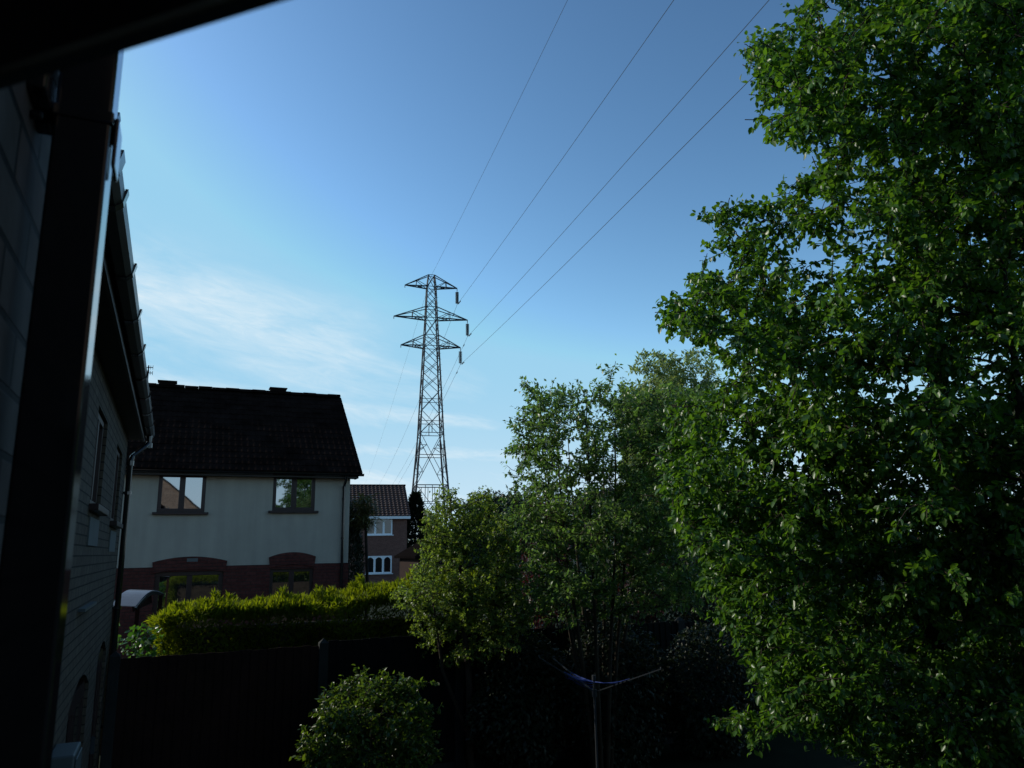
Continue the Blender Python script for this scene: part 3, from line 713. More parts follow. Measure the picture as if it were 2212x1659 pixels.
# ------------------------------------------------------------------ arched canopy shelter between house and hedge
sh = thing('canopy_shelter', 'small curved grey canopy roof showing between brick wall and hedge end', 'canopy', (-.5, 12.4, 0))
pn, pf = at(293, 1311, 12.1), at(352, 1283, 12.75); gv = np.array((-.36, .16, .02)); n = 12; hz = np.array((0, 0, 1.))
arc = [pn*(1-i/n)+pf*(i/n)+hz*.13*math.sin(math.pi*i/n) for i in range(n+1)]
b = MB()
for a, c in zip(arc, arc[1:]): b.add([a, c, c+gv, a+gv, a+hz*.012, c+hz*.012, c+gv+hz*.012, a+gv+hz*.012], [(0,3,2,1),(4,5,6,7),(0,1,5,4),(2,3,7,6),(1,2,6,5),(3,0,4,7)])
b.build('curved_sheet', M['poly'], sh)
for off, k in ((gv*-.02, 1), (gv*1.02, 1)):
    b = MB()
    for a, c in zip(arc, arc[1:]):
        a2, c2 = a+off, c+off; b.bar(a2-hz*.03, c2-hz*.03, .03, .05)
    b.build('rim', M['plastic'], sh)
for a in (arc[1], arc[-2], arc[1]+gv*.94, arc[-2]+gv*.94):
    b = MB(); b.box(a[0]-.03, a[0]+.03, a[1]-.03, a[1]+.03, 0, a[2]-.02); b.build('post', M['fence_brown'], sh)
b = MB(); b.bar(arc[2]-hz*.12+gv*.3, arc[-3]-hz*.12+gv*.3, .02, .12); b.build('back_board', M['fence_brown'], sh)

# ------------------------------------------------------------------ rotary clothes dryer
dq = at(1284, 1495, 9.0); dx, dy, dzh = dq
dr = thing('rotary_dryer', 'rotary clothes dryer with thin grey arms and bundled blue line on the lawn', 'clothes dryer', (dx, dy, 0))
b = MB(); b.tube([(dx, dy, 0), (dx, dy, dzh+.16)], .014, 12); b.tube([(dx, dy, dzh-.05), (dx, dy, dzh+.03)], .030, 12); b.tube([(dx, dy, dzh+.13), (dx, dy, dzh+.19)], .024, 12); b.build('pole', M['alu'], dr)
tl = at(1165, 1420, 9.1); tr = at(1428, 1445, 8.6)
armt = [tl, tr, np.array((dx+.50*(dx-tl[0]), dy+.85, dzh+.32)), ]
armt[2] = np.array((dx-.15, dy+.78, dzh+.30))
for p in armt: b = MB(); b.bar((dx, dy, dzh), p, .015, .012); b.bar(p, p+np.array((0, 0, .02)), .014); b.build('arm', M['alu'], dr)
def sag(a, c, s, n=8): return [a*(1-t)+c*t-np.array((0, 0, s*4*t*(1-t))) for t in np.linspace(0, 1, n)]
for j, t_ in enumerate((.36, .42, .48, .54)):
    c0 = np.array((dx, dy, dzh)); b = MB()
    ends = [c0+(q-c0)*t_+np.array((0, 0, .012)) for q in armt]
    for i in range(3): b.tube(sag(ends[i], ends[(i+1) % 3], .02+.02*j), .0026, 4)
    b.tube(sag(ends[0], c0+np.array((0, 0, .13-.03*j)), .02+.01*j), .0026, 4)
    b.build('line', M['blue_line'], dr)

# ------------------------------------------------------------------ foliage
rg = np.random.default_rng(11)
def unit(v): return v/(np.linalg.norm(v, axis=-1, keepdims=True)+1e-9)
def leaves(name, mat, parent, P_, D, N, L, Wd, detail=1, fold=.25, droop=.15):
    n = len(P_); org = ORG[parent.name]
    D = unit(D); S = unit(np.cross(D, N)); N = unit(np.cross(S, D)); L = L[:, None]; Wd = Wd[:, None]
    if detail == 2:
        tmpl = [(0, 0, 0), (.30, .42, .6), (.30, 0, -.2), (.30, -.42, .6), (.66, .40, .4), (.66, 0, -.5), (.66, -.40, .4), (1, 0, -1)]
        tris = [(0,2,1),(0,3,2),(1,2,5),(1,5,4),(2,3,6),(2,6,5),(4,5,7),(5,6,7)]
        vs = [P_+D*L*a+S*Wd*b_+N*(np.where(c > 0, fold*c*Wd*.6, droop*c*L)) for a, b_, c in tmpl]
    else:
        tmpl = [(0, 0, 0), (.45, .5, 1), (.45, 0, 0), (.45, -.5, 1), (1, 0, -1)]
        tris = [(0,2,1),(0,3,2),(1,2,4),(2,3,4)]
        vs = [P_+D*L*a+S*Wd*b_+N*(fold*.5*Wd*max(c, 0)+droop*L*min(c, 0)) for a, b_, c in tmpl]
    k = len(tmpl); V = np.stack(vs, 1).reshape(-1, 3)-org
    T = (np.array(tris)[None]+(np.arange(n)*k)[:, None, None]).reshape(-1)
    me = bpy.data.meshes.new(name); me.vertices.add(len(V)); me.vertices.foreach_set('co', V.astype(np.float32).ravel())
    m = len(T)//3; me.loops.add(len(T)); me.loops.foreach_set('vertex_index', T.astype(np.int32))
    me.polygons.add(m); me.polygons.foreach_set('loop_start', (np.arange(m)*3).astype(np.int32))
    me.update(calc_edges=True)
    return link(name, me, parent, org, mat)
def inside(poly, x, y):
    c = np.zeros(len(x), bool); n = len(poly)
    for i in range(n):
        (x1, y1), (x2, y2) = poly[i], poly[i-1]
        if y1 == y2: continue
        c ^= ((y1 > y) != (y2 > y)) & (x < (x2-x1)*(y-y1)/(y2-y1)+x1)
    return c
def make_tree(name, label, cat, base, stems, tips, leafmat_, bark, twig_len, twigs_m, leaves_m, leafL, leafW, droop=.35, detail=1, start=.25, filt=None, rad=.03, rise=.25, twup=.15, group=None, seed=1):
    """stems: list of polylines [(pos, radius)...] ; tips: (n,3) limb ends, each limb grown from the nearest stem point below it"""
    r = np.random.default_rng(seed)
    t = thing(name, label, cat, tuple(base), group)
    wood = MB()
    SP = []
    for st in stems:
        pts = [np.array(p, float) for p, _ in st]; rr = [q for _, q in st]
        wood.tube(pts, rr, 9)
        for a, c, ra, rc in zip(pts, pts[1:], rr, rr[1:]):
            for q in np.linspace(0, 1, 8): SP.append((a*(1-q)+c*q, ra*(1-q)+rc*q))
    SPp = np.array([s[0] for s in SP]); SPr = np.array([s[1] for s in SP])
    LP, LD, LN, TW = [], [], [], []
    T_ = np.asarray(tips, float)
    near_ = np.array([np.linalg.norm(SPp-q, axis=1).min() for q in T_])
    for tip in T_[np.argsort(near_)]:
        dv = tip-SPp; dist = np.linalg.norm(dv, axis=1)
        k = int(np.argmin(dist+.9*np.maximum(0, .25*dist-dv[:, 2])+.03/np.maximum(SPr, .004)**.5+r.random(len(SPp))*.12)); p0 = SPp[k]
        ctrl = p0+(tip-p0)*.5+np.array((0, 0, rise*np.linalg.norm((tip-p0)[:2])))+r.normal(0, .06, 3)*np.linalg.norm(tip-p0)
        n = 9; s = np.linspace(0, 1, n)[:, None]; path = (1-s)**2*p0+2*s*(1-s)*ctrl+s*s*tip
        path[1:-1] += r.normal(0, .015, (n-2, 3))*np.linalg.norm(tip-p0)
        Ln = np.linalg.norm(np.diff(path, axis=0), axis=1).sum()
        if filt is not None and (~filt(path[3:-1])).any(): continue
        r0 = min(SPr[k]*.75, rad*(.35+Ln/3)); rr_ = np.linspace(r0, .004, n); wood.tube(path, list(rr_), 5)
        SPp = np.concatenate([SPp, path[2:-2]]); SPr = np.concatenate([SPr, rr_[2:-2]])
        nt_ = max(2, int(Ln*(1-start)*twigs_m)+1)
        for q in range(nt_):
            f = start+(1-start)*((q+r.random())/nt_) if q < nt_-1 else 1.0
            i = min(int(f*(n-1)), n-2); w = f*(n-1)-i; p = path[i]*(1-w)+path[i+1]*w; tg = unit(path[i+1]-path[i])
            d = unit(tg*.55+unit(r.normal(0, 1, 3))*.85+np.array((0, 0, twup)))
            if q == nt_-1: d = tg
            tl_ = twig_len*(.45+.75*r.random())*(1.15-.5*f)
            m = 4; ss = np.linspace(0, 1, m)[:, None]
            tp = p+d*tl_*ss+np.array((0, 0, -.22*droop*tl_))*ss*ss*1.5
            nl = max(3, int(leaves_m*tl_)); u_ = (np.arange(nl)+r.random(nl)*.6)/nl; u_ = .08+.92*u_
            idx = np.clip((u_*(m-1)).astype(int), 0, m-2); ww = (u_*(m-1)-idx)[:, None]
            lp = tp[idx]*(1-ww)+tp[idx+1]*ww; dd = unit(tp[-1]-tp[0])
            TW.append((tp, nl))
            side = unit(np.cross(np.repeat(dd[None], nl, 0), r.normal(0, 1, (nl, 3))))
            LP.append(lp+r.normal(0, .012, (nl, 3))); LD.append(dd*.45+side*.85+r.normal(0, .3, (nl, 3))+np.array((0, 0, -droop)))
            LN.append(np.array((0, 0, 1.))*.9+r.normal(0, .55, (nl, 3))+side*.2)
    LP, LD, LN = map(np.concatenate, (LP, LD, LN))
    k = filt(LP) if filt is not None else np.ones(len(LP), bool)
    a_ = 0
    for tp, nl in TW:
        f_ = k[a_:a_+nl].mean()
        if f_ > .85: wood.tube(tp, [.006, .005, .004, .002], 3, cap=False)
        elif f_ > .3: wood.tube(tp[:2], [.005, .003], 3, cap=False)
        a_ += nl
    LP, LD, LN = LP[k], LD[k], LN[k]
    n = len(LP); sz = r.normal(1, .22, n).clip(.5, 1.6)
    wood.build('trunk', bark, t, smooth=True)
    leaves('crown', leafmat_, t, LP, LD, LN, leafL*sz, leafW*sz, detail)
    print(name, n, 'leaves')
    return t
def bumpy(d, seed, k=5):
    r = np.random.default_rng(seed); s = np.zeros(len(d))
    for i in range(k*3):
        w = r.normal(0, 1, 3)*(1.6+i*.45); s += np.sin(d@w+r.random()*7)/(1+i*.35)
    return s/3.0
def bush(name, label, cat, c, rad_, n, mat, leafL, leafW, bark=None, amp=.16, shell=.34, droop=.3, detail=1, seed=1, top_only=False, group=None, up=0.0, base_z=0.0):
    r = np.random.default_rng(seed); c = np.array(c, float); rad_ = np.array(rad_, float)
    t = thing(name, label, cat, (c[0], c[1], base_z), group)
    d = unit(r.normal(0, 1, (n, 3)))
    if top_only: d[:, 2] = np.abs(d[:, 2])*1.0-.25
    d = unit(d)
    b1 = bumpy(d, seed); f = 1+amp*b1
    rr = 1-shell*r.random(n)**1.5
    P_ = c+d*rad_*(f*rr)[:, None]
    D = d*.6+r.normal(0, .6, (n, 3))+np.array((0, 0, up-droop)); N = d*.7+np.array((0, 0, .7))+r.normal(0, .45, (n, 3))
    k = P_[:, 2] > base_z+.02; P_, D, N = P_[k], D[k], N[k]
    sz = r.normal(1, .22, len(P_)).clip(.5, 1.6)
    leaves('crown', mat, t, P_, D, N, leafL*sz, leafW*sz, detail)
    w = MB()
    w.tube([(c[0], c[1], base_z), (c[0]+.03, c[1], (base_z+c[2])/2), (c[0], c[1]+.03, c[2])], [.05*max(rad_)+.02, .04*max(rad_)+.015, .02*max(rad_)+.01], 7)
    for i in range(9):
        dd = unit(r.normal(0, 1, 3)+np.array((0, 0, .5))); s0 = c-np.array((0, 0, rad_[2]*.6*r.random()))
        w.tube([s0, s0+dd*rad_*.45+np.array((0, 0, .05)), c+dd*rad_*.85], [.018*max(rad_)+.006, .011*max(rad_)+.004, .003], 5)
    w.build('trunk', bark or M['bark'], t, smooth=True)
    return t

# --- big tree on the right
OUT = [(1690,-60),(1692,5),(1715,45),(1650,70),(1600,85),(1612,150),(1640,185),(1622,225),(1640,292),(1700,312),(1775,338),(1772,372),(1698,382),(1688,428),(1600,430),(1505,455),(1512,478),(1562,500),
       (1515,540),(1540,570),(1488,590),(1500,622),(1438,648),(1424,712),(1482,722),(1532,762),(1582,795),(1560,830),(1525,850),(1445,868),(1422,965),(1440,1060),(1462,1150),(1490,1200),(1508,1262),(1560,1302),
       (1528,1312),(1588,1392),(1622,1440),(1640,1492),(1600,1522),(1528,1562),(1560,1592),(1612,1580),(1604,1628),(1700,1572),(1800,1622),(1882,1642),(1900,1720),(2700,1720),(2700,-900),(1900,-500)]
def filt_big(Q):
    x, y = proj(Q); rj = np.random.default_rng(5); n = len(x)
    return inside(OUT, x+rj.normal(0, 9, n), y+rj.normal(0, 9, n))
big_base = np.array((7.0, 5.0, 0.0))
r = np.random.default_rng(21); tips_ = []
outl = [(1700,15,7.4),(1608,95,7.3),(1630,180,7.2),(1645,285,7.2),(1710,312,7.5),(1700,392,7.6),(1512,466,7.4),(1600,440,7.2),(1525,545,7.1),(1495,602,7.3),(1440,660,7.4),(1430,706,7.2),(1490,715,7.5),(1560,765,7.6),
        (1570,840,7.9),(1455,875,7.9),(1430,960,8.0),(1432,990,7.6),(1450,1055,7.8),(1470,1145,7.6),(1500,1195,7.4),(1515,1255,7.3),(1550,1310,7.2),(1595,1390,7.0),(1645,1485,6.8),(1535,1564,6.6),(1612,1620,6.5),(1760,1600,6.4),(1890,1640,6.2)]
for x, y, D in outl: tips_.append(at(x, y, D))
def e_depth(x, y): return 7.4-1.9*math.sqrt(max(0, 1-(((x-2150)/800)**2+((y-700)/1250)**2)))
cen = [at(x+28, y+6, D) for x, y, D in outl]
while len(cen) < 400:
    x, y = r.uniform(1380, 2420), r.uniform(-350, 1720)
    if not inside(OUT, np.array([x-30.]), np.array([y]))[0]: continue
    deep = .25*abs(r.normal()) if r.random() < .5 else r.uniform(.7, 2.8)
    cen.append(at(x, y, e_depth(x, y)+deep))
axis = big_base+np.array((0, .2, 0))
for c in cen:                                     # each centre carries a flat spray of shoots, tilted outwards and down
    o = np.array((c[0]-axis[0], c[1]-axis[1], 0)); o /= np.linalg.norm(o)+1e-6; w = np.array((-o[1], o[0], 0)); sc0 = r.uniform(.75, 1.3)
    for k in range(8):
        a_, b_, h_ = r.normal(0, .24)*sc0, r.normal(0, .30)*sc0, r.normal(0, .07)
        tips_.append(c+o*a_+w*b_+np.array((0, 0, h_-.28*a_-.10*abs(b_))))
stm = [[(big_base, .17), (big_base+np.array((-.05, .05, 1.3)), .14), (big_base+np.array((-.1, .1, 2.6)), .12), (big_base+np.array((0, .2, 4.6)), .09), (big_base+np.array((.1, .2, 7.0)), .05), (big_base+np.array((.0, .2, 9.3)), .015)],
       [(big_base+np.array((-.05, .05, 1.3)), .09), (big_base+np.array((-.7, .5, 2.8)), .07), (big_base+np.array((-1.3, .8, 4.5)), .045), (big_base+np.array((-1.7, .9, 6.3)), .015)],
       [(big_base+np.array((-.05, .05, 1.2)), .08), (big_base+np.array((-.6, -.8, 2.2)), .06), (big_base+np.array((-1.2, -1.3, 3.6)), .04), (big_base+np.array((-1.4, -1.5, 5.0)), .012)]]
make_tree('broadleaf_tree', 'big glossy dark green tree filling the right side of the view', 'tree', big_base, stm, tips_, M['leaf_big'], M['bark'],
          .34, 11, 92, .056, .037, .5, 2, .05, filt_big, .03, .08, .02, seed=4)

# --- open multi-stemmed tree in the middle
cb = np.array((5.45, 9.75, 0.0)); r = np.random.default_rng(31)
COUT = [(1075,960),(1085,1000),(1105,900),(1120,890),(1125,820),(1160,805),(1180,860),(1200,815),(1235,850),(1240,825),(1275,850),(1290,790),(1345,775),(1350,820),(1370,850),(1440,830),(1520,850),(1530,1300),(1430,1330),(1300,1360),(1180,1360),(1130,1340),(1130,1240),(1085,1150),(1085,1060),(1095,1020)]
tp_ = [at(x, y, D) for x, y, D in [(1080,962,10.6),(1100,1010,10.7),(1110,900,10.7),(1132,822,10.6),(1150,810,10.8),(1198,820,10.7),(1240,832,10.9),(1262,850,10.5),(1295,795,10.6),(1330,780,10.7),(1345,800,10.9),(1365,860,10.8),(1090,1060,10.6),(1095,1140,10.5),(1130,1230,10.3),(1150,1330,10.1),(1300,1355,10.0),(1420,1320,10.1),(1230,1340,10.0)]]
while len(tp_) < 600:
    x, y = r.uniform(1080, 1540), r.uniform(830, 1340)
    if inside(COUT, np.array([x]), np.array([y]))[0]: tp_.append(at(x, y, 10.6+r.normal(0, .6)))
def filt_c(Q):
    x, y = proj(Q); rj = np.random.default_rng(6); n = len(x); x = x+rj.normal(0, 9, n); y = y+rj.normal(0, 9, n)
    return inside(COUT, x, y) | (x > 1500)
stm = []
for i in range(9):
    a = i*2*math.pi/9; s = r.uniform(.5, 1.0); q = cb+np.array((math.cos(a)*.12, math.sin(a)*.12, 0))
    stm.append([(q, .035), (q+np.array((math.cos(a)*.3*s, math.sin(a)*.3*s, 1.5)), .028), (q+np.array((math.cos(a)*.7*s, math.sin(a)*.7*s, 3.0)), .018), (q+np.array((math.cos(a)*.95*s, math.sin(a)*.95*s, 4.6+.4*r.random())), .006)])
make_tree('open_tree', 'airy grey green tree with thin upright stems between the pale bush and the big tree', 'tree', cb, stm, tp_, M['leaf_open'], M['bark_pale'],
          .36, 14, 74, .062, .031, .2, 1, .1, filt_c, .014, .02, .35, seed=8)

# --- pale bushy tree in front of the hedge end
lb = np.array((3.75, 10.25, 0.0)); r = np.random.default_rng(41)
LOUT = [(838,1290),(850,1262),(885,1262),(893,1200),(905,1165),(915,1110),(940,1090),(935,1060),(985,1052),(1000,1085),(1040,1050),(1062,1060),(1075,1090),(1110,1120),(1120,1200),(1140,1260),(1150,1340),(1120,1420),(1000,1450),(900,1420),(880,1330),(850,1310)]
tp_ = [at(x, y, D) for x, y, D in [(842,1283,10.7),(870,1268,10.6),(893,1210,10.6),(908,1160,10.7),(920,1105,10.7),(945,1085,10.7),(965,1062,10.8),(990,1058,10.8),(1035,1058,10.8),(1055,1065,10.7),(1100,1125,10.6),(1115,1195,10.4),(1120,1280,10.3)]]
while len(tp_) < 330:
    x, y = r.uniform(840, 1140), r.uniform(1060, 1440)
    if inside(LOUT, np.array([x]), np.array([y]))[0]: tp_.append(at(x, y, 10.65+abs(r.normal(0, .35))*(-1 if r.random() < .6 else 1)))
def filt_l(Q):
    x, y = proj(Q); rj = np.random.default_rng(6); n = len(x); return inside(LOUT, x+rj.normal(0, 6, n), y+rj.normal(0, 6, n))
stm = [[(lb, .06), (lb+np.array((.0, 0, 1.2)), .045), (lb+np.array((-.1, .05, 2.4)), .03), (lb+np.array((-.1, .05, 3.4)), .008)], [(lb+np.array((0, 0, .5)), .03), (lb+np.array((.4, .1, 1.8)), .025), (lb+np.array((.5, .1, 3.2)), .008)],
       [(lb+np.array((0, 0, .5)), .03), (lb+np.array((-.35, .1, 1.4)), .022), (lb+np.array((-.5, .1, 2.4)), .008)]]
make_tree('bushy_tree', 'dense yellowish green bushy tree standing at the right end of the hedge', 'tree', lb, stm, tp_, M['leaf_pale'], M['bark'],
          .24, 20, 120, .040, .025, .3, 1, .1, filt_l, .02, .1, .2, seed=9)

# --- tall feathery tree far behind
bb = np.array((15.4, 21.4, 0.0)); r = np.random.default_rng(51); tp_ = []
for x, y in [(1385,775),(1400,765),(1425,772),(1452,768),(1470,785),(1488,762),(1505,757),(1530,775),(1548,800),(1370,800),(1350,850),(1345,900),(1340,960),(1550,850),(1440,790),(1410,800),(1520,800)]: tp_.append(at(x, y, 25.5+r.normal(0, .7)))
for i in range(330):
    d = unit(r.normal(0, 1, 3)); tp_.append(np.array((15.3, 21.4, 6.4))+d*np.array((1.9, 1.9, 2.6))*r.uniform(.6, 1))
BOUT = [(1332,1000),(1335,860),(1362,800),(1375,770),(1395,758),(1440,770),(1455,760),(1468,785),(1480,765),(1510,750),(1535,770),(1560,800),(1572,860),(1560,1250),(1330,1250)]
def filt_b(Q):
    x, y = proj(Q); rj = np.random.default_rng(6); n = len(x); return inside(BOUT, x+rj.normal(0, 3, n), y+rj.normal(0, 3, n))
stm = [[(bb, .2), (bb+np.array((0, 0, 3)), .15), (bb+np.array((.1, 0, 6)), .08), (bb+np.array((0, 0, 8.8)), .02)]]
make_tree('feathery_tree', 'tall pale feathery tree rising behind the airy grey green tree', 'tree', bb, stm, tp_, M['leaf_back'], M['bark'], .8, 12, 40, .15, .058, .1, 1, .1, filt_b, .04, .2, .5, seed=12)

# --- round shrub at the bottom
sc_ = at(800, 1585, 8.7); r = np.random.default_rng(61)
SR = np.array((.73, .73, .76)); sc = np.array((sc_[0], sc_[1], .84))
tp_ = []
for i in range(420):
    d = unit(r.normal(0, 1, 3)); d[2] = abs(d[2])*1.1-.35; d = unit(d); tp_.append(sc+d*SR*r.uniform(.78, 1.0))
for x, y in ((775,1462),(870,1472),(905,1478),(925,1475),(945,1530)): tp_.append(at(x, y, 8.7))
sb = np.array((sc[0], sc[1], 0)); stm = [[(sb+np.array((.1*math.cos(a), .1*math.sin(a), 0)), .025), (sb+np.array((.25*math.cos(a), .25*math.sin(a), .6)), .018), (sb+np.array((.3*math.cos(a), .3*math.sin(a), 1.1)), .006)] for a in (0, 1.3, 2.6, 3.9, 5.2)]
make_tree('round_shrub', 'rounded leafy green shrub on the lawn at the bottom of the view', 'shrub', sb, stm, tp_, M['leaf_shrub'], M['bark'], .17, 16, 95, .050, .031, .3, 2, .1, None, .012, .1, .25, seed=14)

# --- conifer hedge
def hedge():
    t = thing('hedge', 'clipped golden green conifer hedge behind the brown board fence', 'hedge', (2.2, 12.0, 0))
    r = np.random.default_rng(71); x0, x1, y0, y1 = -.17, 4.6, 11.35, 12.35; zt = lambda x, y: 2.225+.052*(x-x0)+.025*np.sin(x*2.3+.5)+.02*np.sin(x*5.1)+.025*np.sin(y*4+x)
    n1, n2, n3 = 30000, 34000, 9000
    X = r.uniform(x0, x1, n1); Y = r.uniform(y0, y1, n1); edge = np.minimum(np.minimum(Y-y0, y1-Y), np.minimum(X-x0, x1-X)); dpt = r.random(n1)**2*.18
    Z = zt(X, Y)-dpt-.09*np.exp(-edge/.08); top = np.stack([X, Y, Z], 1); dt = np.stack([r.normal(0, .45, n1), r.normal(0, .45, n1), np.ones(n1)], 1)
    X = r.uniform(x0, x1, n2); Z = r.random(n2)*(zt(X, y0)-.12)+.1; Y = y0+.08*np.sin(X*3.1+Z*2)+.05*np.sin(X*7+Z*4.3)+r.random(n2)**1.5*.2; fr = np.stack([X, Y, Z], 1); df = np.stack([r.normal(0, .5, n2), -.7+r.normal(0, .35, n2), .55+r.normal(0, .3, n2)], 1)
    Y = r.uniform(y0, y1, n3); Z = r.random(n3)*2.03+.1; X = x0+.07*np.sin(Y*5+Z*3)+.05*np.sin(Z*8)+r.random(n3)**1.5*.2; lf = np.stack([X, Y, Z], 1); dl = np.stack([-.7+r.normal(0, .35, n3), r.normal(0, .5, n3), .55+r.normal(0, .3, n3)], 1)
    PP, DD = [top, fr, lf], [dt, df, dl]
    for i in range(90):                                        # leaders that stick out of the top
        x = r.uniform(x0+.1, x1-.1); y = r.uniform(y0+.15, y1-.2); h = r.uniform(.05, .14)*(2.0 if r.random() < .25 else 1)*(.75+.08*(x-x0)); k = int(60+h*500)
        s = r.random(k); lean = r.normal(0, .25, 2); rad = (1-s)*.09*(.5+h*3)
        a = r.uniform(0, 6.28, k); q = np.stack([x+lean[0]*s*h+np.cos(a)*rad, y+lean[1]*s*h+np.sin(a)*rad, zt(x, y)-.06+s*h], 1)
        PP.append(q); DD.append(np.stack([np.cos(a)*.6, np.sin(a)*.6, np.ones(k)], 1)+r.normal(0, .2, (k, 3)))
    PP = np.concatenate(PP); DD = np.concatenate(DD); n = len(PP); sz = r.normal(1, .25, n).clip(.5, 1.6)
    leaves('crown', M['leaf_hedge'], t, PP, DD, r.normal(0, 1, (n, 3)), .085*sz, .018*sz, 1)
    w = MB()
    for i in range(9):
        x = x0+.35+i*.53; w.tube([(x, 11.9, 0), (x+.03, 11.9, 1.2), (x, 11.9, 2.0)], [.05, .035, .01], 6)
        for k in range(8):
            z = .3+k*.23; a = r.uniform(0, 6.28); w.tube([(x, 11.9, z), (x+math.cos(a)*.4, 11.9+math.sin(a)*.35, z+.12)], [.015, .004], 4)
    w.build('trunk', M['bark'], t)
    c_ = MB(); c_.box(x0+.26, x1-.2, y0+.24, y1-.2, .05, 1.98); c_.build('light_block_core', M['bark'], t)  # unseen solid box added to stop sunlight passing through to the front leaves
    return t
hedge()

# --- ivy / climber in the gap at the left hedge end
def ivy():
    t = thing('climbing_plant', 'bright green leafy climber lit by sun behind the brown fence, below the curved canopy', 'climber', (-.38, 11.2, 0))
    r = np.random.default_rng(81); n = 620; P_ = np.stack([r.normal(-.33, .13, n).clip(-.62, -.08), r.uniform(11.0, 11.5, n), 1.25+.85*r.random(n)**1.2], 1)
    D = r.normal(0, .6, (n, 3))+np.array((-.3, -.2, -.3)); N = r.normal(0, .5, (n, 3))+np.array((-.5, -.2, .6)); s = r.normal(1, .3, n).clip(.5, 1.7)
    leaves('foliage', M['leaf_ivy'], t, P_, D, N, .065*s, .05*s, 2)
    w = MB()
    for i in range(9): 
        a = r.normal(0, .15, 2); w.tube([(-.38, 11.2, 0), (-.38+a[0]*.5, 11.2+a[1], .9), (-.35+a[0], 11.25+a[1], 1.4+.6*r.random())], [.012, .009, .003], 5)
    w.build('stem', M['bark'], t)
ivy()

# --- background and filler vegetation, each a plant of its own
def px(x, y, D): return at(x, y, D)
bush('evergreen_shrub', 'dark narrow evergreen shrub against the right end of the cream house', 'shrub', (4.55, 22.6, 2.3), (.42, .6, 2.2), 9000, M['leaf_dark'], .11, .035, droop=.0, up=.5, seed=3, amp=.1)
def strap():
    t = thing('strap_leaf_plant', 'spiky strap leaved plant with yellowish tips beside the cream house downpipe', 'plant', (4.95, 22.0, 0)); r = np.random.default_rng(5); n = 900
    P_ = np.stack([r.normal(4.85, .13, n), r.normal(22.0, .2, n), r.uniform(3.6, 4.45, n)], 1); a = r.uniform(0, 6.28, n); D = np.stack([np.cos(a)*.8, np.sin(a)*.8, r.uniform(-.2, 1, n)], 1)
    s = r.normal(1, .3, n).clip(.5, 1.6); leaves('foliage', M['leaf_cord'], t, P_, D, r.normal(0, .3, (n, 3))+np.array((0, 0, 1)), .30*s, .03*s, 1, .2, .35)
    b = MB(); b.tube([(4.95, 22, 0), (5.0, 22, 2), (4.9, 22, 3.9)], [.05, .045, .04], 8); b.build('stem', M['bark'], t)
strap()
def conifer(name, label, c, h, rad_, n, seed):
    t = thing(name, label, 'tree', (c[0], c[1], 0)); r = np.random.default_rng(seed)
    z = r.random(n)**.8; a = r.uniform(0, 6.28, n); rr = rad_*(1-z)**.75*(.72+.28*r.random(n))*(1+.12*np.sin(a*5+z*20)); P_ = np.stack([c[0]+np.cos(a)*rr, c[1]+np.sin(a)*rr, .2+z*h], 1)
    D = np.stack([np.cos(a), np.sin(a), .5+r.normal(0, .3, n)], 1)+r.normal(0, .3, (n, 3)); s = r.normal(1, .25, n).clip(.5, 1.6)
    leaves('crown', M['leaf_dark'], t, P_, D, r.normal(0, 1, (n, 3)), .38*s, .10*s, 1)
    b = MB(); b.tube([(c[0], c[1], 0), (c[0], c[1], h*.9)], [.2, .03], 7); b.build('trunk', M['bark'], t)
conifer('conifer', 'dark pointed conifer just right of the far brick house', (17.1, 59.0), 7.1, 1.6, 7000, 4)
conifer('conifer', 'low dark conifer at the foot of the pylon', (18.6, 59.5), 5.2, 2.2, 7000, 5)
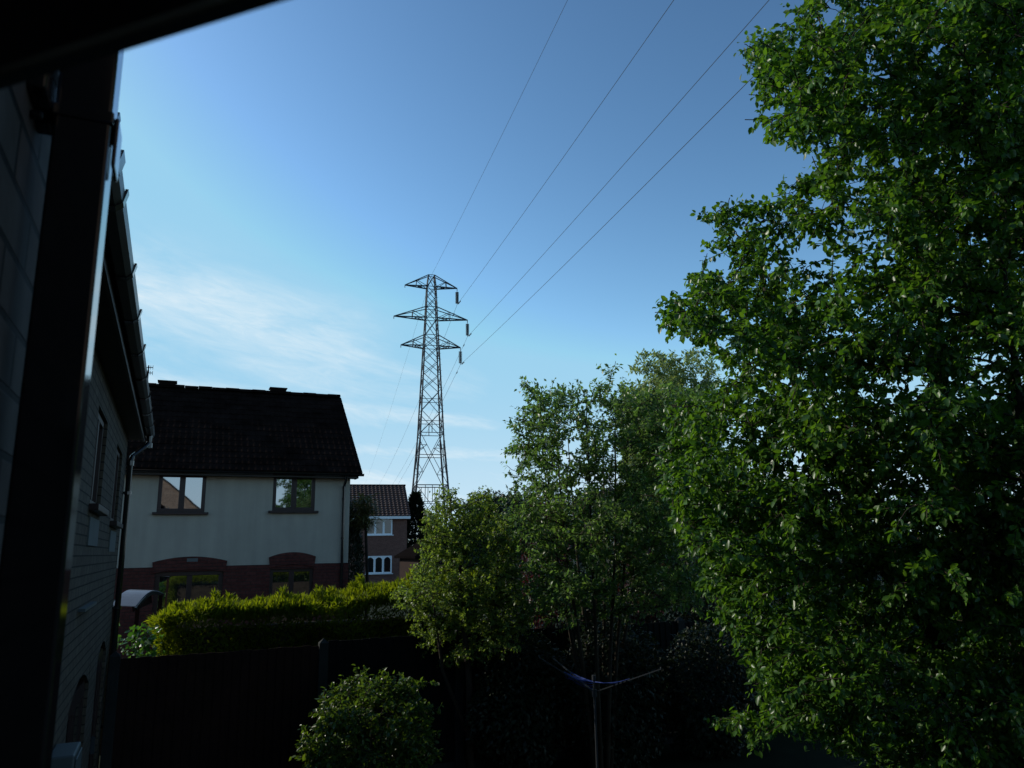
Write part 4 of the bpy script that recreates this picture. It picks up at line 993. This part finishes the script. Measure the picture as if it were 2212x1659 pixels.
bush('round_tree', 'dark rounded tree beyond the garden, between the bushy tree and the airy tree', 'tree', (7.45, 18.8, 2.7), (1.25, 1.2, 1.75), 12000, M['leaf_dark'], .12, .055, seed=6, amp=.14)
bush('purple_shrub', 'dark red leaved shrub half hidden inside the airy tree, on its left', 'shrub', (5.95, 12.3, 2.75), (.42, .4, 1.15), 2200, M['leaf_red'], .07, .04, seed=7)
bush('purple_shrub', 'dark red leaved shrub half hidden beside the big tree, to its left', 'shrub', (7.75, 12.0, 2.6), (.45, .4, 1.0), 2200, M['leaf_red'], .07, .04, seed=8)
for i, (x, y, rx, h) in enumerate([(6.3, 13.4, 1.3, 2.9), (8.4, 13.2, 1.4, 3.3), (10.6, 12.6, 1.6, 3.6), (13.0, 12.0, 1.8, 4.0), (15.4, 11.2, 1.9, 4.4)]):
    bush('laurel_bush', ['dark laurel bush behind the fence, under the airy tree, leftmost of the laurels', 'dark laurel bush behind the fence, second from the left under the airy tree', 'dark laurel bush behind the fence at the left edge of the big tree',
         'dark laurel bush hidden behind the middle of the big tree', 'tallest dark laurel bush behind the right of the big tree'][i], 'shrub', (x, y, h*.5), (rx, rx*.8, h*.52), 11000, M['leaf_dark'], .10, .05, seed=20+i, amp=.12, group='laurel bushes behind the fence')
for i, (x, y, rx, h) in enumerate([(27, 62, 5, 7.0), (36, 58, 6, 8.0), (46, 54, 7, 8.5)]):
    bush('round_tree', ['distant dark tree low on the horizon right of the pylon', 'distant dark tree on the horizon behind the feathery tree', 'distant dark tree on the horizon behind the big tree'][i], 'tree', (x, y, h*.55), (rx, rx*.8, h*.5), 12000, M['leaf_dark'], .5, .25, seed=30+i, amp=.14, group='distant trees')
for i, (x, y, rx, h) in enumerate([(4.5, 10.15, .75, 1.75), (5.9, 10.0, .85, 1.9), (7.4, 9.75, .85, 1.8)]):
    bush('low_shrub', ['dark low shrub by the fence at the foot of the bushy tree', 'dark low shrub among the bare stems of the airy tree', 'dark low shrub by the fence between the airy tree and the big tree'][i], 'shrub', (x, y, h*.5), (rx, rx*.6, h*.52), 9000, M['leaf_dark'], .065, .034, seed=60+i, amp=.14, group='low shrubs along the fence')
